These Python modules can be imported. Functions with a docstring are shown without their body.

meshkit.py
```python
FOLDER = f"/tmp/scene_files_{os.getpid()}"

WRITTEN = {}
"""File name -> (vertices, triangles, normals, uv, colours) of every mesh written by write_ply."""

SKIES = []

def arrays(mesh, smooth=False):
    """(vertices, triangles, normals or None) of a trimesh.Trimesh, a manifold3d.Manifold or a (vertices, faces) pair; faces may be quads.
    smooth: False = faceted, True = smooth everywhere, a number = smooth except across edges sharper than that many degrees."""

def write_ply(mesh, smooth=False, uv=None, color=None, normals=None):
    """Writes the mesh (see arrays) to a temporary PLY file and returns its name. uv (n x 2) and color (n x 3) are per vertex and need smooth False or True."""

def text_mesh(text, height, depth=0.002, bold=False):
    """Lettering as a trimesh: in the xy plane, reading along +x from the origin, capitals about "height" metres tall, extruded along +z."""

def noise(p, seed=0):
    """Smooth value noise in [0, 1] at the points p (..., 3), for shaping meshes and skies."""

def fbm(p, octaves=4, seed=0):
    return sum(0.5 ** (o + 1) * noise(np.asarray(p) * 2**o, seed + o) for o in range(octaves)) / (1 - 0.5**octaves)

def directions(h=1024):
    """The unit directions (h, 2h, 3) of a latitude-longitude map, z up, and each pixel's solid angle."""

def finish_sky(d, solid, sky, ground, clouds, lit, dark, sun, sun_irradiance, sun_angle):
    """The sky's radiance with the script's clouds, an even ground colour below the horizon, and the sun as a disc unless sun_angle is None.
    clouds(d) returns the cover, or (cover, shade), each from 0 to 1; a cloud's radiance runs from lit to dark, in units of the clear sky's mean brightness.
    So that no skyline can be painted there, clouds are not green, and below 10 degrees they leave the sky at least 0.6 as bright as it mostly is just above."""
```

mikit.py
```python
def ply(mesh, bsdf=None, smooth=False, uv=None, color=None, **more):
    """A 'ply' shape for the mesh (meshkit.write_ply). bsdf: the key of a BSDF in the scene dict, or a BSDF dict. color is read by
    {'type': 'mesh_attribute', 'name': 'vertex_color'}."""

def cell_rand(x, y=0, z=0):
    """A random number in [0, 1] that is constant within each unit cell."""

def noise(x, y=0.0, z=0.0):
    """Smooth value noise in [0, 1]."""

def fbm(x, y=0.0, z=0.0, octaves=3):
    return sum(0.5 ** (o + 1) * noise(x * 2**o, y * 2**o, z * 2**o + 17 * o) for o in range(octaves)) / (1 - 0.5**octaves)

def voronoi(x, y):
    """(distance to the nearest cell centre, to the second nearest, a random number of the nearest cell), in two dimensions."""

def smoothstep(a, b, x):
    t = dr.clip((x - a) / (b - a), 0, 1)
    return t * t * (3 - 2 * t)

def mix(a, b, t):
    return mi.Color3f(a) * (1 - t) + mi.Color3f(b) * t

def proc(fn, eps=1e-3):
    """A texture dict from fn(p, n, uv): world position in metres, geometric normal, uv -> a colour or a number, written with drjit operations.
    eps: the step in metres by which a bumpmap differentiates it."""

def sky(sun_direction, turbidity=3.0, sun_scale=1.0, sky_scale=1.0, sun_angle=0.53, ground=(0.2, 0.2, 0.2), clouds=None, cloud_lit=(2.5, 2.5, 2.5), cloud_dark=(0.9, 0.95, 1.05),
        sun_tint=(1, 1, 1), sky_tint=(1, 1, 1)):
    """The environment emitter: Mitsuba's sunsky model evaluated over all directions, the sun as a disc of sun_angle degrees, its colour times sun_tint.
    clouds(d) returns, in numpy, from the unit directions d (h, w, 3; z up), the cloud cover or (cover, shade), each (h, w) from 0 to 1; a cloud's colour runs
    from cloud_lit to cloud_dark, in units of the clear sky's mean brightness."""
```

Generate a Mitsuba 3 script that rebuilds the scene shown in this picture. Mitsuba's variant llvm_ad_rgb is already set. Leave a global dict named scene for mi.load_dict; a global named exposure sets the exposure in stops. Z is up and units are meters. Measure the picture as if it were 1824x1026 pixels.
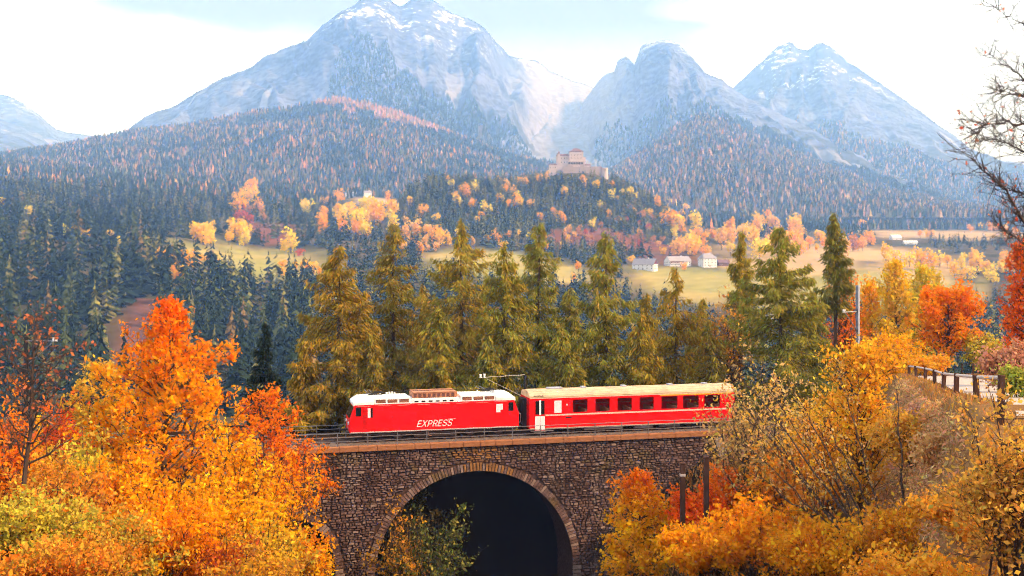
import math, random
import numpy as np, trimesh, drjit as dr, mitsuba as mi
import mikit, meshkit
from mikit import ply, proc, noise, fbm, cell_rand, smoothstep, mix
from scipy.interpolate import PchipInterpolator, CubicSpline
from shapely.geometry import Polygon, Point, box as sbox
from shapely.ops import unary_union
T = mi.ScalarTransform4f
# ---------------------------------------------------------------- camera, sky, exposure
W0, H0, F0, HOR = 1824.0, 1026.0, 1956.0, 450.0        # picture size and focal length in its pixels; the horizon's row
exposure = 3.25
scene, labels = {}, {}
scene['camera'] = {'type': 'perspective', 'fov': math.degrees(2 * math.atan(912 / F0)), 'fov_axis': 'x', 'near_clip': 0.5, 'far_clip': 60000.0,
                   'principal_point_offset_y': -(HOR - 513) / H0,
                   'to_world': T().look_at(origin=[0, 0, 0], target=[0, 1, 0], up=[0, 0, 1]), 'medium': {'type': 'ref', 'id': 'valley_air'}}
def cloud_fn(d):
    el = d[..., 2]
    p = d / (el[..., None] + 0.25)
    n = meshkit.fbm(p * np.array([1.6, 2.6, 1.0]) + 57.8, 5, 11)
    shade = np.clip((n - 0.50) * 7.0, 0, 1) * np.clip((el - 0.13) * 14, 0, 1)
    return 0.93, 0.85 * shade
scene['sky'] = mikit.sky([0.80, -0.22, 0.60], turbidity=3, sun_scale=0.62, sun_angle=6, sun_tint=(1.0, 0.95, 0.88), clouds=cloud_fn, cloud_lit=(2.3, 2.5, 2.85), cloud_dark=(0.36, 0.42, 0.48))
scene['valley_air'] = {'type': 'homogeneous', 'albedo': {'type': 'rgb', 'value': [0.76, 0.89, 1.0]}, 'sigma_t': {'type': 'rgb', 'value': [0.54e-4, 0.90e-4, 1.68e-4]}}
scene['haze'] = {'type': 'cube', 'to_world': T().translate([0, 5600, 700]).scale([9500, 6400, 1300]), 'bsdf': {'type': 'null'}, 'interior': {'type': 'ref', 'id': 'valley_air'}}
labels['haze'] = {'kind': 'stuff', 'label': 'pale blue valley haze'}
# ---------------------------------------------------------------- helpers
def rgb(r, g, b): return {'type': 'rgb', 'value': [float(r), float(g), float(b)]}
LAST = {}
def key_for(name, parent=None):
    k = f'{parent}__{name}' if parent else name
    n = LAST.get(k, -1) + 1; LAST[k] = n
    return k if n == 0 else f'{k}_{n:03d}'
def note(k, label=None, cat=None, group=None, kind=None):
    e = {a: b for a, b in (('label', label), ('category', cat), ('group', group), ('kind', kind)) if b}
    if e: labels[k] = e
def thing(name, label, cat, group=None):
    k = key_for(name); note(k, label, cat, group); return k
def obj(name, mesh, bsdf, parent=None, smooth=False, label=None, cat=None, group=None, kind=None, color=None, m=None):
    k = key_for(name, parent)
    d = mesh if isinstance(mesh, dict) else ply(mesh, bsdf, smooth=smooth, color=color)
    if m is not None: d = {**d, 'to_world': m}
    scene[k] = d; note(k, label, cat, group, kind); return k
def cat(*ms): return trimesh.util.concatenate([m for m in ms])
def box(x0, x1, y0, y1, z0, z1):
    m = trimesh.creation.box(extents=[x1 - x0, y1 - y0, z1 - z0]); m.apply_translation([(x0 + x1) / 2, (y0 + y1) / 2, (z0 + z1) / 2]); return m
_ico = trimesh.creation.icosphere(subdivisions=1).vertices
def rhull(pts, r=0.05):
    p = np.asarray(pts, float); return trimesh.convex.convex_hull((p[:, None] + _ico[None] * r).reshape(-1, 3))
def rbox(x0, x1, y0, y1, z0, z1, r=0.03):
    return rhull([(x, y, z) for x in (x0 + r, x1 - r) for y in (y0 + r, y1 - r) for z in (z0 + r, z1 - r)], r)
def hull(pts): return trimesh.convex.convex_hull(np.asarray(pts, float))
def unit(v): return v / (np.linalg.norm(v, axis=-1, keepdims=True) + 1e-12)
def tubes(P0, P1, R0, R1, sides=5):
    P0, P1 = np.asarray(P0, float).reshape(-1, 3), np.asarray(P1, float).reshape(-1, 3)
    n = len(P0); R0 = np.broadcast_to(R0, n); R1 = np.broadcast_to(R1, n)
    t = unit(P1 - P0); a = np.where(np.abs(t[:, 2:]) < 0.9, [[0, 0, 1.0]], [[1.0, 0, 0]]); a = unit(np.cross(t, a)); b = np.cross(t, a)
    ang = np.arange(sides) * 2 * np.pi / sides; c, s = np.cos(ang)[None, :, None], np.sin(ang)[None, :, None]
    ring = c * a[:, None] + s * b[:, None]
    v = np.concatenate([P0[:, None] + ring * R0[:, None, None], P1[:, None] + ring * R1[:, None, None]], 1).reshape(-1, 3)
    j = np.arange(sides); k = (j + 1) % sides
    f = np.concatenate([np.stack([j, k, k + sides], 1), np.stack([j, k + sides, j + sides], 1)])
    f = (np.arange(n)[:, None, None] * 2 * sides + f[None]).reshape(-1, 3)
    return trimesh.Trimesh(v, f, process=False)
def rod(p0, p1, r, sides=8):
    m = trimesh.creation.cylinder(radius=r, segment=[p0, p1], sections=sides); return m
def path_tube(P, R, sides=6):
    P = np.asarray(P, float); R = np.broadcast_to(R, len(P)); return tubes(P[:-1], P[1:], R[:-1], R[1:], sides)
def cards(rng, C, size, col, aspect=0.55, axis=None):
    """diamond leaves: centres C, half lengths size, colours col per leaf"""
    n = len(C); a = unit(rng.normal(size=(n, 3))) if axis is None else unit(axis + rng.normal(size=(n, 3)) * 0.25)
    b = unit(np.cross(a, rng.normal(size=(n, 3)))); s = np.broadcast_to(size, n)[:, None]
    v = np.stack([C - a * s, C + b * s * aspect, C + a * s, C - b * s * aspect], 1).reshape(-1, 3)
    f = (np.arange(n)[:, None, None] * 4 + np.array([[0, 1, 2], [0, 2, 3]])[None]).reshape(-1, 3)
    return trimesh.Trimesh(v, f, process=False), np.repeat(col, 4, axis=0)
def U(px): return (px - 912.0) / F0
def at_row(px, row, d): return np.array([U(px) * d, d, (HOR - row) / F0 * d])
def lin(c): return np.array(c, float)
def jit(rng, base, n, amt=0.2):
    base = np.broadcast_to(np.asarray(base, float), (n, 3)); k = 1 + amt * rng.normal(size=(n, 1)); h = 1 + 0.5 * amt * rng.normal(size=(n, 3))
    return np.clip(base * np.clip(k, 0.35, 1.8) * np.clip(h, 0.5, 1.5), 0.003, 0.92)
# ---------------------------------------------------------------- materials
vcol = {'type': 'mesh_attribute', 'name': 'vertex_color'}
scene['leaf'] = {'type': 'principledthin', 'base_color': vcol, 'diff_trans': 0.75, 'roughness': 0.6, 'spec_trans': 0.0, 'eta': 1.35}
scene['needle'] = {'type': 'twosided', 'b': {'type': 'diffuse', 'reflectance': vcol}}
scene['land'] = {'type': 'twosided', 'b': {'type': 'diffuse', 'reflectance': vcol}}
def bark_fn(p, n, uv): return mix((0.032, 0.02, 0.016), (0.105, 0.07, 0.055), fbm(p.x * 9, p.y * 9, p.z * 2.5, 3))
scene['bark'] = {'type': 'twosided', 'b': {'type': 'diffuse', 'reflectance': proc(bark_fn)}}
# ---------------------------------------------------------------- terrain: one sheet from the camera to the foot of the mountains
PXC = np.array([-1500, -700, 0, 250, 480, 650, 848, 1040, 1250, 1450, 1620, 1740, 1824, 2500, 3300], float)
DN = np.array([3, 15, 30, 45, 60, 75, 84, 95, 110, 135, 180], float)
ZN = np.array([[-1.7, -4, -7, -9, -11, -12, -12, -12, -13, -15, -20],
 [-1.7, -5, -9, -12, -14, -15, -15, -15, -16, -19, -28], [-1.7, -5, -9.5, -13, -15.8, -15.8, -15.2, -16, -18, -23, -34], [-1.7, -5, -10, -14, -17, -17, -16, -17, -20, -25, -36],
 [-1.7, -5.2, -10.5, -15.5, -20, -20, -18, -19, -22, -27, -37], [-1.7, -5.5, -11.5, -18, -24, -28, -28, -26, -23, -28, -38], [-1.7, -5.5, -12, -19, -26, -31, -32, -29, -20, -27, -38],
 [-1.7, -5.5, -12, -18.5, -24, -28, -29, -26, -20, -26, -38], [-1.7, -5, -10, -14, -15.5, -17.5, -17, -17, -18, -22, -32], [-1.7, -5, -10, -13.3, -14.6, -14.9, -15.1, -15.1, -15.3, -18, -27],
 [-1.7, -5.4, -9.8, -11.6, -11.6, -10.6, -10.2, -11.5, -14.2, -17, -24], [-1.7, -5.4, -9.6, -8.5, -8.2, -9.0, -9.8, -11, -13, -16, -23], [-1.7, -5.3, -9.0, -6.2, -7, -8, -9, -10, -12, -15, -22], [-1.7, -3.5, -4, -4, -3, -2, -2, -3, -5, -8, -15], [-1.7, -1, 1, 3, 5, 6, 6, 5, 3, 0, -8]], float)
DF = np.array([260, 380, 500, 650, 800, 1000, 1250, 1500, 1700, 2000, 2600, 3400, 5200], float)
RF = np.array([[800, 740, 650, 530, 440, 380, 340, 310, 295, 280, 260, 240, 250],
 [800, 740, 655, 545, 460, 400, 360, 325, 310, 298, 275, 260, 260], [800, 740, 660, 560, 480, 425, 390, 358, 342, 330, 305, 290, 290], [805, 745, 670, 578, 505, 446, 402, 372, 356, 340, 318, 297, 300], [830, 770, 690, 600, 535, 485, 442, 408, 384, 360, 336, 318, 310],
 [835, 775, 700, 620, 550, 490, 440, 408, 388, 362, 345, 330, 320], [835, 775, 705, 630, 560, 500, 452, 425, 408, 385, 362, 345, 330], [835, 775, 705, 635, 570, 510, 462, 432, 414, 395, 368, 350, 335],
 [820, 750, 690, 630, 575, 520, 472, 444, 424, 405, 385, 362, 350], [790, 740, 690, 640, 585, 530, 476, 446, 430, 415, 398, 380, 360], [780, 735, 690, 640, 590, 545, 480, 450, 436, 422, 405, 387, 365], [775, 732, 690, 640, 590, 545, 485, 454, 438, 423, 406, 387, 365],
 [770, 730, 690, 640, 590, 545, 490, 458, 440, 425, 408, 388, 365], [760, 720, 680, 630, 580, 540, 490, 460, 440, 420, 400, 380, 360], [760, 720, 680, 630, 580, 540, 490, 460, 440, 420, 400, 380, 360]], float)
ZF = (HOR - RF) / F0 * DF
_D = np.concatenate([DN, DF]); _Z = np.concatenate([ZN, ZF], 1)
_cols = [PchipInterpolator(np.log(_D), _Z[i]) for i in range(len(PXC))]
_hill = PchipInterpolator([-400, 640, 690, 740, 800, 900, 960, 1000, 1050, 1100, 1150, 1200, 1245, 1290, 2400], [0, 0, 18, 52, 68, 70, 78, 92, 92, 76, 56, 30, 8, 0, 0])
ROAD_Y = np.array([25, 33, 38, 46, 54, 62, 70, 77, 84, 100.]); ROAD_X = np.array([12.0, 14.7, 16.1, 18.6, 21.2, 23.9, 26.3, 28.3, 30.4, 35.0]); ROAD_Z = np.array([-4.1, -4.6, -5.15, -5.97, -6.8, -7.5, -8.2, -8.86, -9.5, -11.2])
BT = np.array([31.5, 8.0]) / math.hypot(31.5, 8.0); BO = np.array([-16.4, 82.0]) + 2.15 * np.array([-BT[1], BT[0]])      # the viaduct's line; a bank is added close behind it to darken the arch
def ground(x, y):
    """height of the land at plan position x, y"""
    x, y = np.asarray(x, float), np.asarray(y, float)
    d = np.clip(y, 3, 5200); px = np.clip(x / d * F0 + 912, PXC[0], PXC[-1])
    sh = d.shape; d, px = d.ravel(), px.ravel()
    cols = np.array([c(np.log(d)) for c in _cols])
    i = np.clip(np.searchsorted(PXC, px) - 1, 0, len(PXC) - 2); t = (px - PXC[i]) / (PXC[i + 1] - PXC[i]); s = t * t * (3 - 2 * t); s = 0.5 * s + 0.5 * t
    k = np.arange(len(d)); z = cols[i, k] * (1 - s) + cols[i + 1, k] * s
    z = z + _hill(px) * np.exp(-((d - 1700) / 190.0) ** 2)
    q = np.stack([x.ravel() / 60, y.ravel() / 60, z * 0], -1)
    amp = np.clip((d - 120) / 300, 0, 1) * 5
    z = z + (meshkit.fbm(q, 4, 5) - 0.5) * amp + (meshkit.fbm(q * 14, 3, 8) - 0.5) * 0.5 * np.clip((d - 6) / 20, 0, 1)
    s_ = (x.ravel() - BO[0]) * BT[0] + (y.ravel() - BO[1]) * BT[1]; w_ = -(x.ravel() - BO[0]) * BT[1] + (y.ravel() - BO[1]) * BT[0]
    added_bank = np.clip((w_ - 2.7) / 1.6, 0, 1) * np.clip((30 - w_) / 12, 0, 1) * np.clip((s_ + 14) / 3, 0, 1) * np.clip((34 - s_) / 3, 0, 1); z = np.where(added_bank > 0, np.maximum(z, -31 + 15.3 * added_bank), z)  # steep bank added behind the viaduct to shut light out of the arch
    xf, yf = x.ravel(), y.ravel(); xr, zr = np.interp(yf, ROAD_Y, ROAD_X), np.interp(yf, ROAD_Y, ROAD_Z); sm = lambda t: np.clip(t, 0, 1) ** 2 * (3 - 2 * np.clip(t, 0, 1))
    w = sm((xf - xr + 2.6) / 2.0) * sm((xr + 9 - xf) / 3.0) * sm((yf - 29) / 5) * sm((104 - yf) / 9)
    return (z * (1 - w) + zr * w).reshape(sh)
def G(px, d): x = U(px) * d; return np.array([x, d, float(ground(np.array([x]), np.array([d]))[0])])
def blob(px, d, cx, cd, rx, rd, soft=0.35):
    r = np.sqrt(((px - cx) / rx) ** 2 + ((d - cd) / rd) ** 2) + (meshkit.fbm(np.stack([px / 35, d / 70, px * 0], -1), 3, 77) - .5) * .9; return np.clip((1 + soft - r) / (2 * soft), 0, 1)
MEADOWS = [(455, 1075, 130, 150), (560, 980, 70, 70), (880, 1160, 125, 130), (1000, 1100, 60, 80), (1240, 1080, 140, 130), (1420, 1050, 110, 170), (1590, 1130, 150, 150)]
TAN = [(1700, 2150, 160, 230), (1480, 1450, 190, 170), (1400, 1300, 120, 130), (1640, 1300, 100, 130), (678, 2140, 50, 150)]
def meadow_w(px, d): return np.max([blob(px, d, *m) for m in MEADOWS], 0)
def tan_w(px, d): return np.max([blob(px, d, *m) for m in TAN], 0)
def cut_w(px, d):
    c = np.interp(d, [380, 470, 560, 700], [205, 215, 232, 258]); return np.clip(1.35 - np.abs(px - c) / np.interp(d, [380, 700], [44, 32]), 0, 1) * (d > 400) * (d < 740)
def red_w(px, d): return np.maximum.reduce([blob(px, d, 1085, 1425, 120, 50), blob(px, d, 470, 1420, 60, 140), blob(px, d, 1190, 1300, 70, 90) * 0.6])
def sheet(us, ds):
    uu, dd = np.meshgrid(us, ds); x, y = uu * dd, dd; z = ground(x, y)
    v = np.stack([x, y, z], -1).reshape(-1, 3); nu, nd = len(us), len(ds)
    i, j = np.meshgrid(np.arange(nd - 1), np.arange(nu - 1), indexing='ij'); a = i * nu + j
    q = np.stack([a, a + 1, a + nu + 1, a + nu], -1).reshape(-1, 4); f = np.vstack([q[:, [0, 1, 2]], q[:, [0, 2, 3]]])
    return trimesh.Trimesh(v, f, process=False)
def land_color(v):
    d = v[:, 1]; px = v[:, 0] / d * F0 + 912; n = len(v)
    n1 = meshkit.fbm(np.stack([v[:, 0] / 9, v[:, 1] / 9, v[:, 0] * 0], -1), 4, 3)[:, None]; n2 = meshkit.fbm(np.stack([v[:, 0] / 60, v[:, 1] / 60, v[:, 0] * 0], -1), 4, 4)[:, None]
    c = lin((0.05, 0.045, 0.022)) * (0.6 + 0.9 * n1) + lin((0.05, 0.02, 0.004)) * np.clip(n2 * 3 - 1.2, 0, 1)
    mow = (0.5 + 0.5 * np.sin(v[:, :1] * .16 + v[:, 1:2] * .23 + 3 * n2)) * .12; mead = (lin((0.21, 0.22, 0.052)) * (1 - n2) + lin((0.40, 0.27, 0.08)) * n2) * (.94 + mow)
    tan = lin((0.42, 0.27, 0.115)) * (0.75 + 0.5 * n2)
    w = meadow_w(px, d)[:, None]; c = c * (1 - w) + mead * (0.8 + 0.4 * n1) * w
    w = tan_w(px, d)[:, None]; c = c * (1 - w) + tan * w
    w = red_w(px, d)[:, None]; c = c * (1 - w) + lin((0.17, 0.06, 0.03)) * (0.6 + 0.8 * n1) * w
    w = cut_w(px, d)[:, None]; c = c * (1 - w) + lin((0.15, 0.065, 0.045)) * (0.5 + n1) * w
    w = np.clip((150 - d) / 40, 0, 1)[:, None]; near = lin((0.028, 0.017, 0.011)) * (0.4 + 1.1 * n1) * (1 - n2 * 0.4)  # near soil colour darkened to deepen the shade seen through the arch
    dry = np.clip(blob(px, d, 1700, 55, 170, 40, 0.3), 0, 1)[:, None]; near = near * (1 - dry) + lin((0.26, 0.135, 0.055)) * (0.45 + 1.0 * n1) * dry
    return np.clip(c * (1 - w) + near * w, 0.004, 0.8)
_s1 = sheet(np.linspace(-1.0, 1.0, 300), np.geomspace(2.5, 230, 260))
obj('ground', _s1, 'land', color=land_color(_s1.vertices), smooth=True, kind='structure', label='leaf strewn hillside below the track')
_s2 = sheet(np.linspace(-1.0, 1.0, 360), np.geomspace(230, 5200, 240))
obj('valley', _s2, 'land', color=land_color(_s2.vertices), smooth=True, kind='structure', label='valley floor with meadows and wooded slopes')
# ---------------------------------------------------------------- mountains
def rock_fn(p, n, uv):
    a = fbm(p.x / 260, p.y / 260, p.z / 260, 4); b = fbm(p.x / 40, p.y / 40, p.z / 22, 3); big = fbm(p.x / 900, p.y / 1400, p.z / 700, 3)
    strata = noise(p.x / 700 + 3 * big, p.y / 700, p.z / 38 + 3 * a)
    c = mix((0.028, 0.036, 0.072), (0.145, 0.155, 0.225), smoothstep(0.25, 0.75, 0.55 * a + 0.4 * b + 0.08 * strata))  # bluish tint puts part of the distance haze into the rock colour
    fan = fbm(p.x / 110, p.y / 900, p.z / 420, 3); axis = dr.abs(p.x - 0.058 * p.y + 40 * (a - 0.5) * 8) / (220 + 0.03 * p.y)
    scree = dr.maximum(smoothstep(0.60, 0.70, fan) * smoothstep(150, 400, p.z) * smoothstep(1200, 800, p.z) * 0.8, smoothstep(1.1, 0.4, axis) * smoothstep(3800, 4600, p.y) * 0.85)
    c = mix(c, mix((0.24, 0.22, 0.225), (0.38, 0.35, 0.35), b), scree)
    grass = mix((0.022, 0.034, 0.026), (0.09, 0.07, 0.045), b)
    c = mix(c, grass, smoothstep(760, 560, p.z + 650 * (a - 0.5)) * (1 - 0.8 * scree))
    w = smoothstep(1250, 1800, p.z + 900 * (big - 0.5)) * smoothstep(0.56, 0.63, 0.50 * a + 0.42 * b + 0.08 * strata)
    return mix(c, (0.80, 0.83, 0.87), w)
scene['rock'] = {'type': 'twosided', 'b': {'type': 'diffuse', 'reflectance': proc(rock_fn)}}
def ridged(p, oct=4, seed=0):
    s, a = 0, 0.5
    for o in range(oct): s = s + a * (1 - np.abs(2 * meshkit.noise(p * 2 ** o, seed + o) - 1)); a *= 0.5
    return s / (1 - 0.5 ** oct)
class Range:
    """a mountain: ridge outline (px, row) seen at ridge distance D(px), falling to the foot at distance B; its far side falls behind"""
    def __init__(s, outline, D, B, base_row, power, seed, gul=0.16, freq=16.0, nu=420, jag=3.0):
        o = np.array(outline, float); s.R = lambda q: np.interp(q, o[:, 0], o[:, 1]); s.lo, s.hi = o[0, 0], o[-1, 0]
        pick = lambda v: (lambda q: np.interp(q, [a for a, _ in v], [b for _, b in v])) if isinstance(v, list) else (lambda q: np.full(np.shape(q), float(v)))
        s.D, s.B, s.base, s.pw, s.seed, s.gul, s.freq, s.nu, s.jag = pick(D), pick(B), pick(base_row), pick(power), seed, gul, freq, nu, jag
    def z(s, px, t):
        """t: 0 at the ridge, 1 at the foot, down to -0.35 behind the ridge"""
        D, B = s.D(px), s.B(px); d = D + (B - D) * t; px = np.asarray(px, float)
        jag = s.jag * (meshkit.fbm(np.stack([px / 14, px * 0, px * 0 + s.seed], -1), 4, s.seed) - 0.5) * 2
        zr = (HOR - s.R(px) - jag) / F0 * D; zb = (HOR - s.base(px)) / F0 * B
        f = np.where(t >= 0, (1 - np.clip(t, 0, 1)) ** s.pw(px), 1 + t * 1.6)
        wx = px / 1000 * s.freq + t * np.sin(px / 130 + s.seed) * .8; warp = (meshkit.fbm(np.stack([px / 160, t * 2.2, px * 0], -1), 3, s.seed + 3) - 0.5) * 3.0
        g = 0.6 * ridged(np.stack([wx + warp, t * 1.8, px * 0], -1), 5, s.seed + 20) + 0.7 * ridged(np.stack([wx * .36 + warp * .6, t * 1.1, px * 0], -1), 3, s.seed + 60) - 0.82
        g2 = meshkit.fbm(np.stack([px / 9, t * 40, px * 0], -1), 3, s.seed + 40) - 0.5
        env = np.clip(np.abs(t) * 5, 0, 1) * np.clip((1.05 - t) * 3, 0, 1)
        h = np.maximum(zr - zb, 60)
        return d, zb + (zr - zb) * f + h * env * (s.gul * g + 0.034 * g2)
    def mesh(s, nt=110):
        px = np.linspace(s.lo, s.hi, s.nu); t = np.concatenate([np.linspace(-0.35, -0.03, 8), np.linspace(0, 1.0, nt) ** 1.15])
        P, TT = np.meshgrid(px, t); d, z = s.z(P, TT); x = U(P) * d
        v = np.stack([x, d, z], -1).reshape(-1, 3); nu, nd = len(px), len(t)
        i, j = np.meshgrid(np.arange(nd - 1), np.arange(nu - 1), indexing='ij'); a = i * nu + j
        q = np.stack([a, a + nu, a + nu + 1, a + 1], -1).reshape(-1, 4)
        return trimesh.Trimesh(v, np.vstack([q[:, [0, 1, 2]], q[:, [0, 2, 3]]]), process=False)
MAIN = Range([(-900, 330), (-300, 310), (60, 300), (150, 272), (215, 240), (258, 207), (300, 193), (350, 166), (400, 137), (445, 120), (470, 103), (520, 82), (545, 72), (575, 45), (605, 22), (630, 8), (645, -5), (690, -4), (700, 2), (712, 12), (722, 8), (735, -2), (765, -4), (785, 8), (800, 20), (840, 35), (865, 52), (885, 75), (905, 98), (925, 104), (960, 110), (985, 128), (1015, 142), (1040, 150), (1062, 160), (1080, 200), (1120, 290), (1160, 345)],
             [(-900, 6500), (300, 7000), (640, 7600), (850, 8200), (960, 9600), (1160, 10200)], [(-900, 3600), (700, 3500), (950, 4000), (1160, 4300)], 372, [(0, 0.95), (400, 1.0), (640, 1.1), (800, 1.25), (900, 1.35), (1000, 1.25), (1160, 1.1)], 1, gul=0.34, freq=15, nu=430)
MID = Range([(930, 340), (985, 285), (1020, 215), (1045, 172), (1070, 140), (1095, 125), (1100, 107), (1115, 100), (1130, 115), (1142, 82), (1160, 76), (1190, 70), (1210, 80), (1235, 105), (1255, 128), (1285, 141), (1300, 155), (1350, 185), (1420, 215), (1500, 260), (1560, 290), (1640, 325), (1720, 362), (1800, 390), (1900, 398)],
            [(930, 7200), (1045, 9000), (1190, 8300), (1400, 6800), (1640, 5200), (1900, 4200)], [(930, 4600), (1100, 3700), (1900, 3300)], [(930, 372), (1300, 385), (1900, 410)], [(930, 1.0), (1045, 1.4), (1190, 1.25), (1350, 1.0), (1600, 0.9)], 2, gul=0.32, freq=17, nu=350)
EAST = Range([(1180, 330), (1250, 215), (1290, 172), (1310, 152), (1330, 135), (1360, 108), (1385, 82), (1400, 78), (1408, 74), (1420, 86), (1440, 88), (1455, 78), (1465, 77), (1480, 85), (1510, 110), (1560, 142), (1600, 170), (1640, 200), (1680, 228), (1705, 245), (1730, 266), (1780, 285), (1850, 290), (2000, 250), (2400, 210), (2900, 260)],
             [(1180, 10500), (1465, 9600), (1700, 8600), (2900, 9000)], [(1180, 6500), (1500, 4600), (2900, 3900)], [(1180, 330), (1500, 378), (2900, 400)], [(1180, 1.2), (1465, 1.2), (1700, 1.0), (2900, 1.0)], 3, gul=0.30, freq=16, nu=320)
WEST = Range([(-1100, 200), (-500, 110), (-300, 130), (-100, 152), (-30, 160), (0, 168), (20, 173), (60, 196), (100, 229), (130, 238), (175, 244), (230, 262), (330, 300)], 10800, 6500, 330, 1.05, 4, gul=0.17, freq=18, nu=170)
WESTF = Range([(-900, 180), (-300, 195), (-60, 206), (0, 212), (40, 226), (80, 250), (115, 270), (150, 285), (230, 320)], 9000, 5600, 335, 1.0, 9, gul=0.15, freq=20, nu=120)
for r, lab in ((MAIN, 'great grey peak with a jagged twin summit'), (MID, 'rounded rocky peak in the middle of the range'), (EAST, 'pointed peak with pale scree gullies on the right'), (WEST, 'distant snow dusted ridge at far left'), (WESTF, 'dark lower spur before the distant left ridge')):
    obj('mountain', r.mesh(), 'rock', smooth=True, kind='structure', label=lab)
# wooded foothills in front of the rock
FOOTW = Range([(-900, 300), (-200, 285), (0, 276), (100, 262), (230, 236), (330, 224), (450, 201), (520, 192), (600, 176), (660, 186), (720, 206), (800, 236), (900, 272), (990, 300), (1080, 335), (1150, 350)], [(-900, 4700), (1150, 4300)], 2700, [(-900, 318), (400, 330), (700, 350), (1150, 365)], 0.9, 5, gul=0.1, freq=9, nu=260, jag=0.6)
FOOTE = Range([(1000, 345), (1080, 310), (1150, 265), (1200, 226), (1250, 204), (1290, 212), (1340, 240), (1420, 275), (1500, 305), (1600, 338), (1700, 362), (1800, 380), (2300, 375), (2900, 360)], [(1000, 4700), (2900, 4200)], 2700, [(1000, 362), (1300, 385), (2900, 398)], 0.9, 6, gul=0.12, freq=9, nu=260, jag=0.6)
for r, lab in ((FOOTW, 'broad forested shoulder below the great peak'), (FOOTE, 'forested foothill below the middle peak')):
    m = r.mesh(56); n1 = meshkit.fbm(m.vertices / 60, 3, 2)[:, None]
    obj('hills', m, 'land', smooth=True, kind='structure', label=lab, color=np.clip(lin((0.06, 0.055, 0.03)) * (0.5 + n1) + lin((0.03, 0.012, 0.0)), 0.01, 1))
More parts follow.
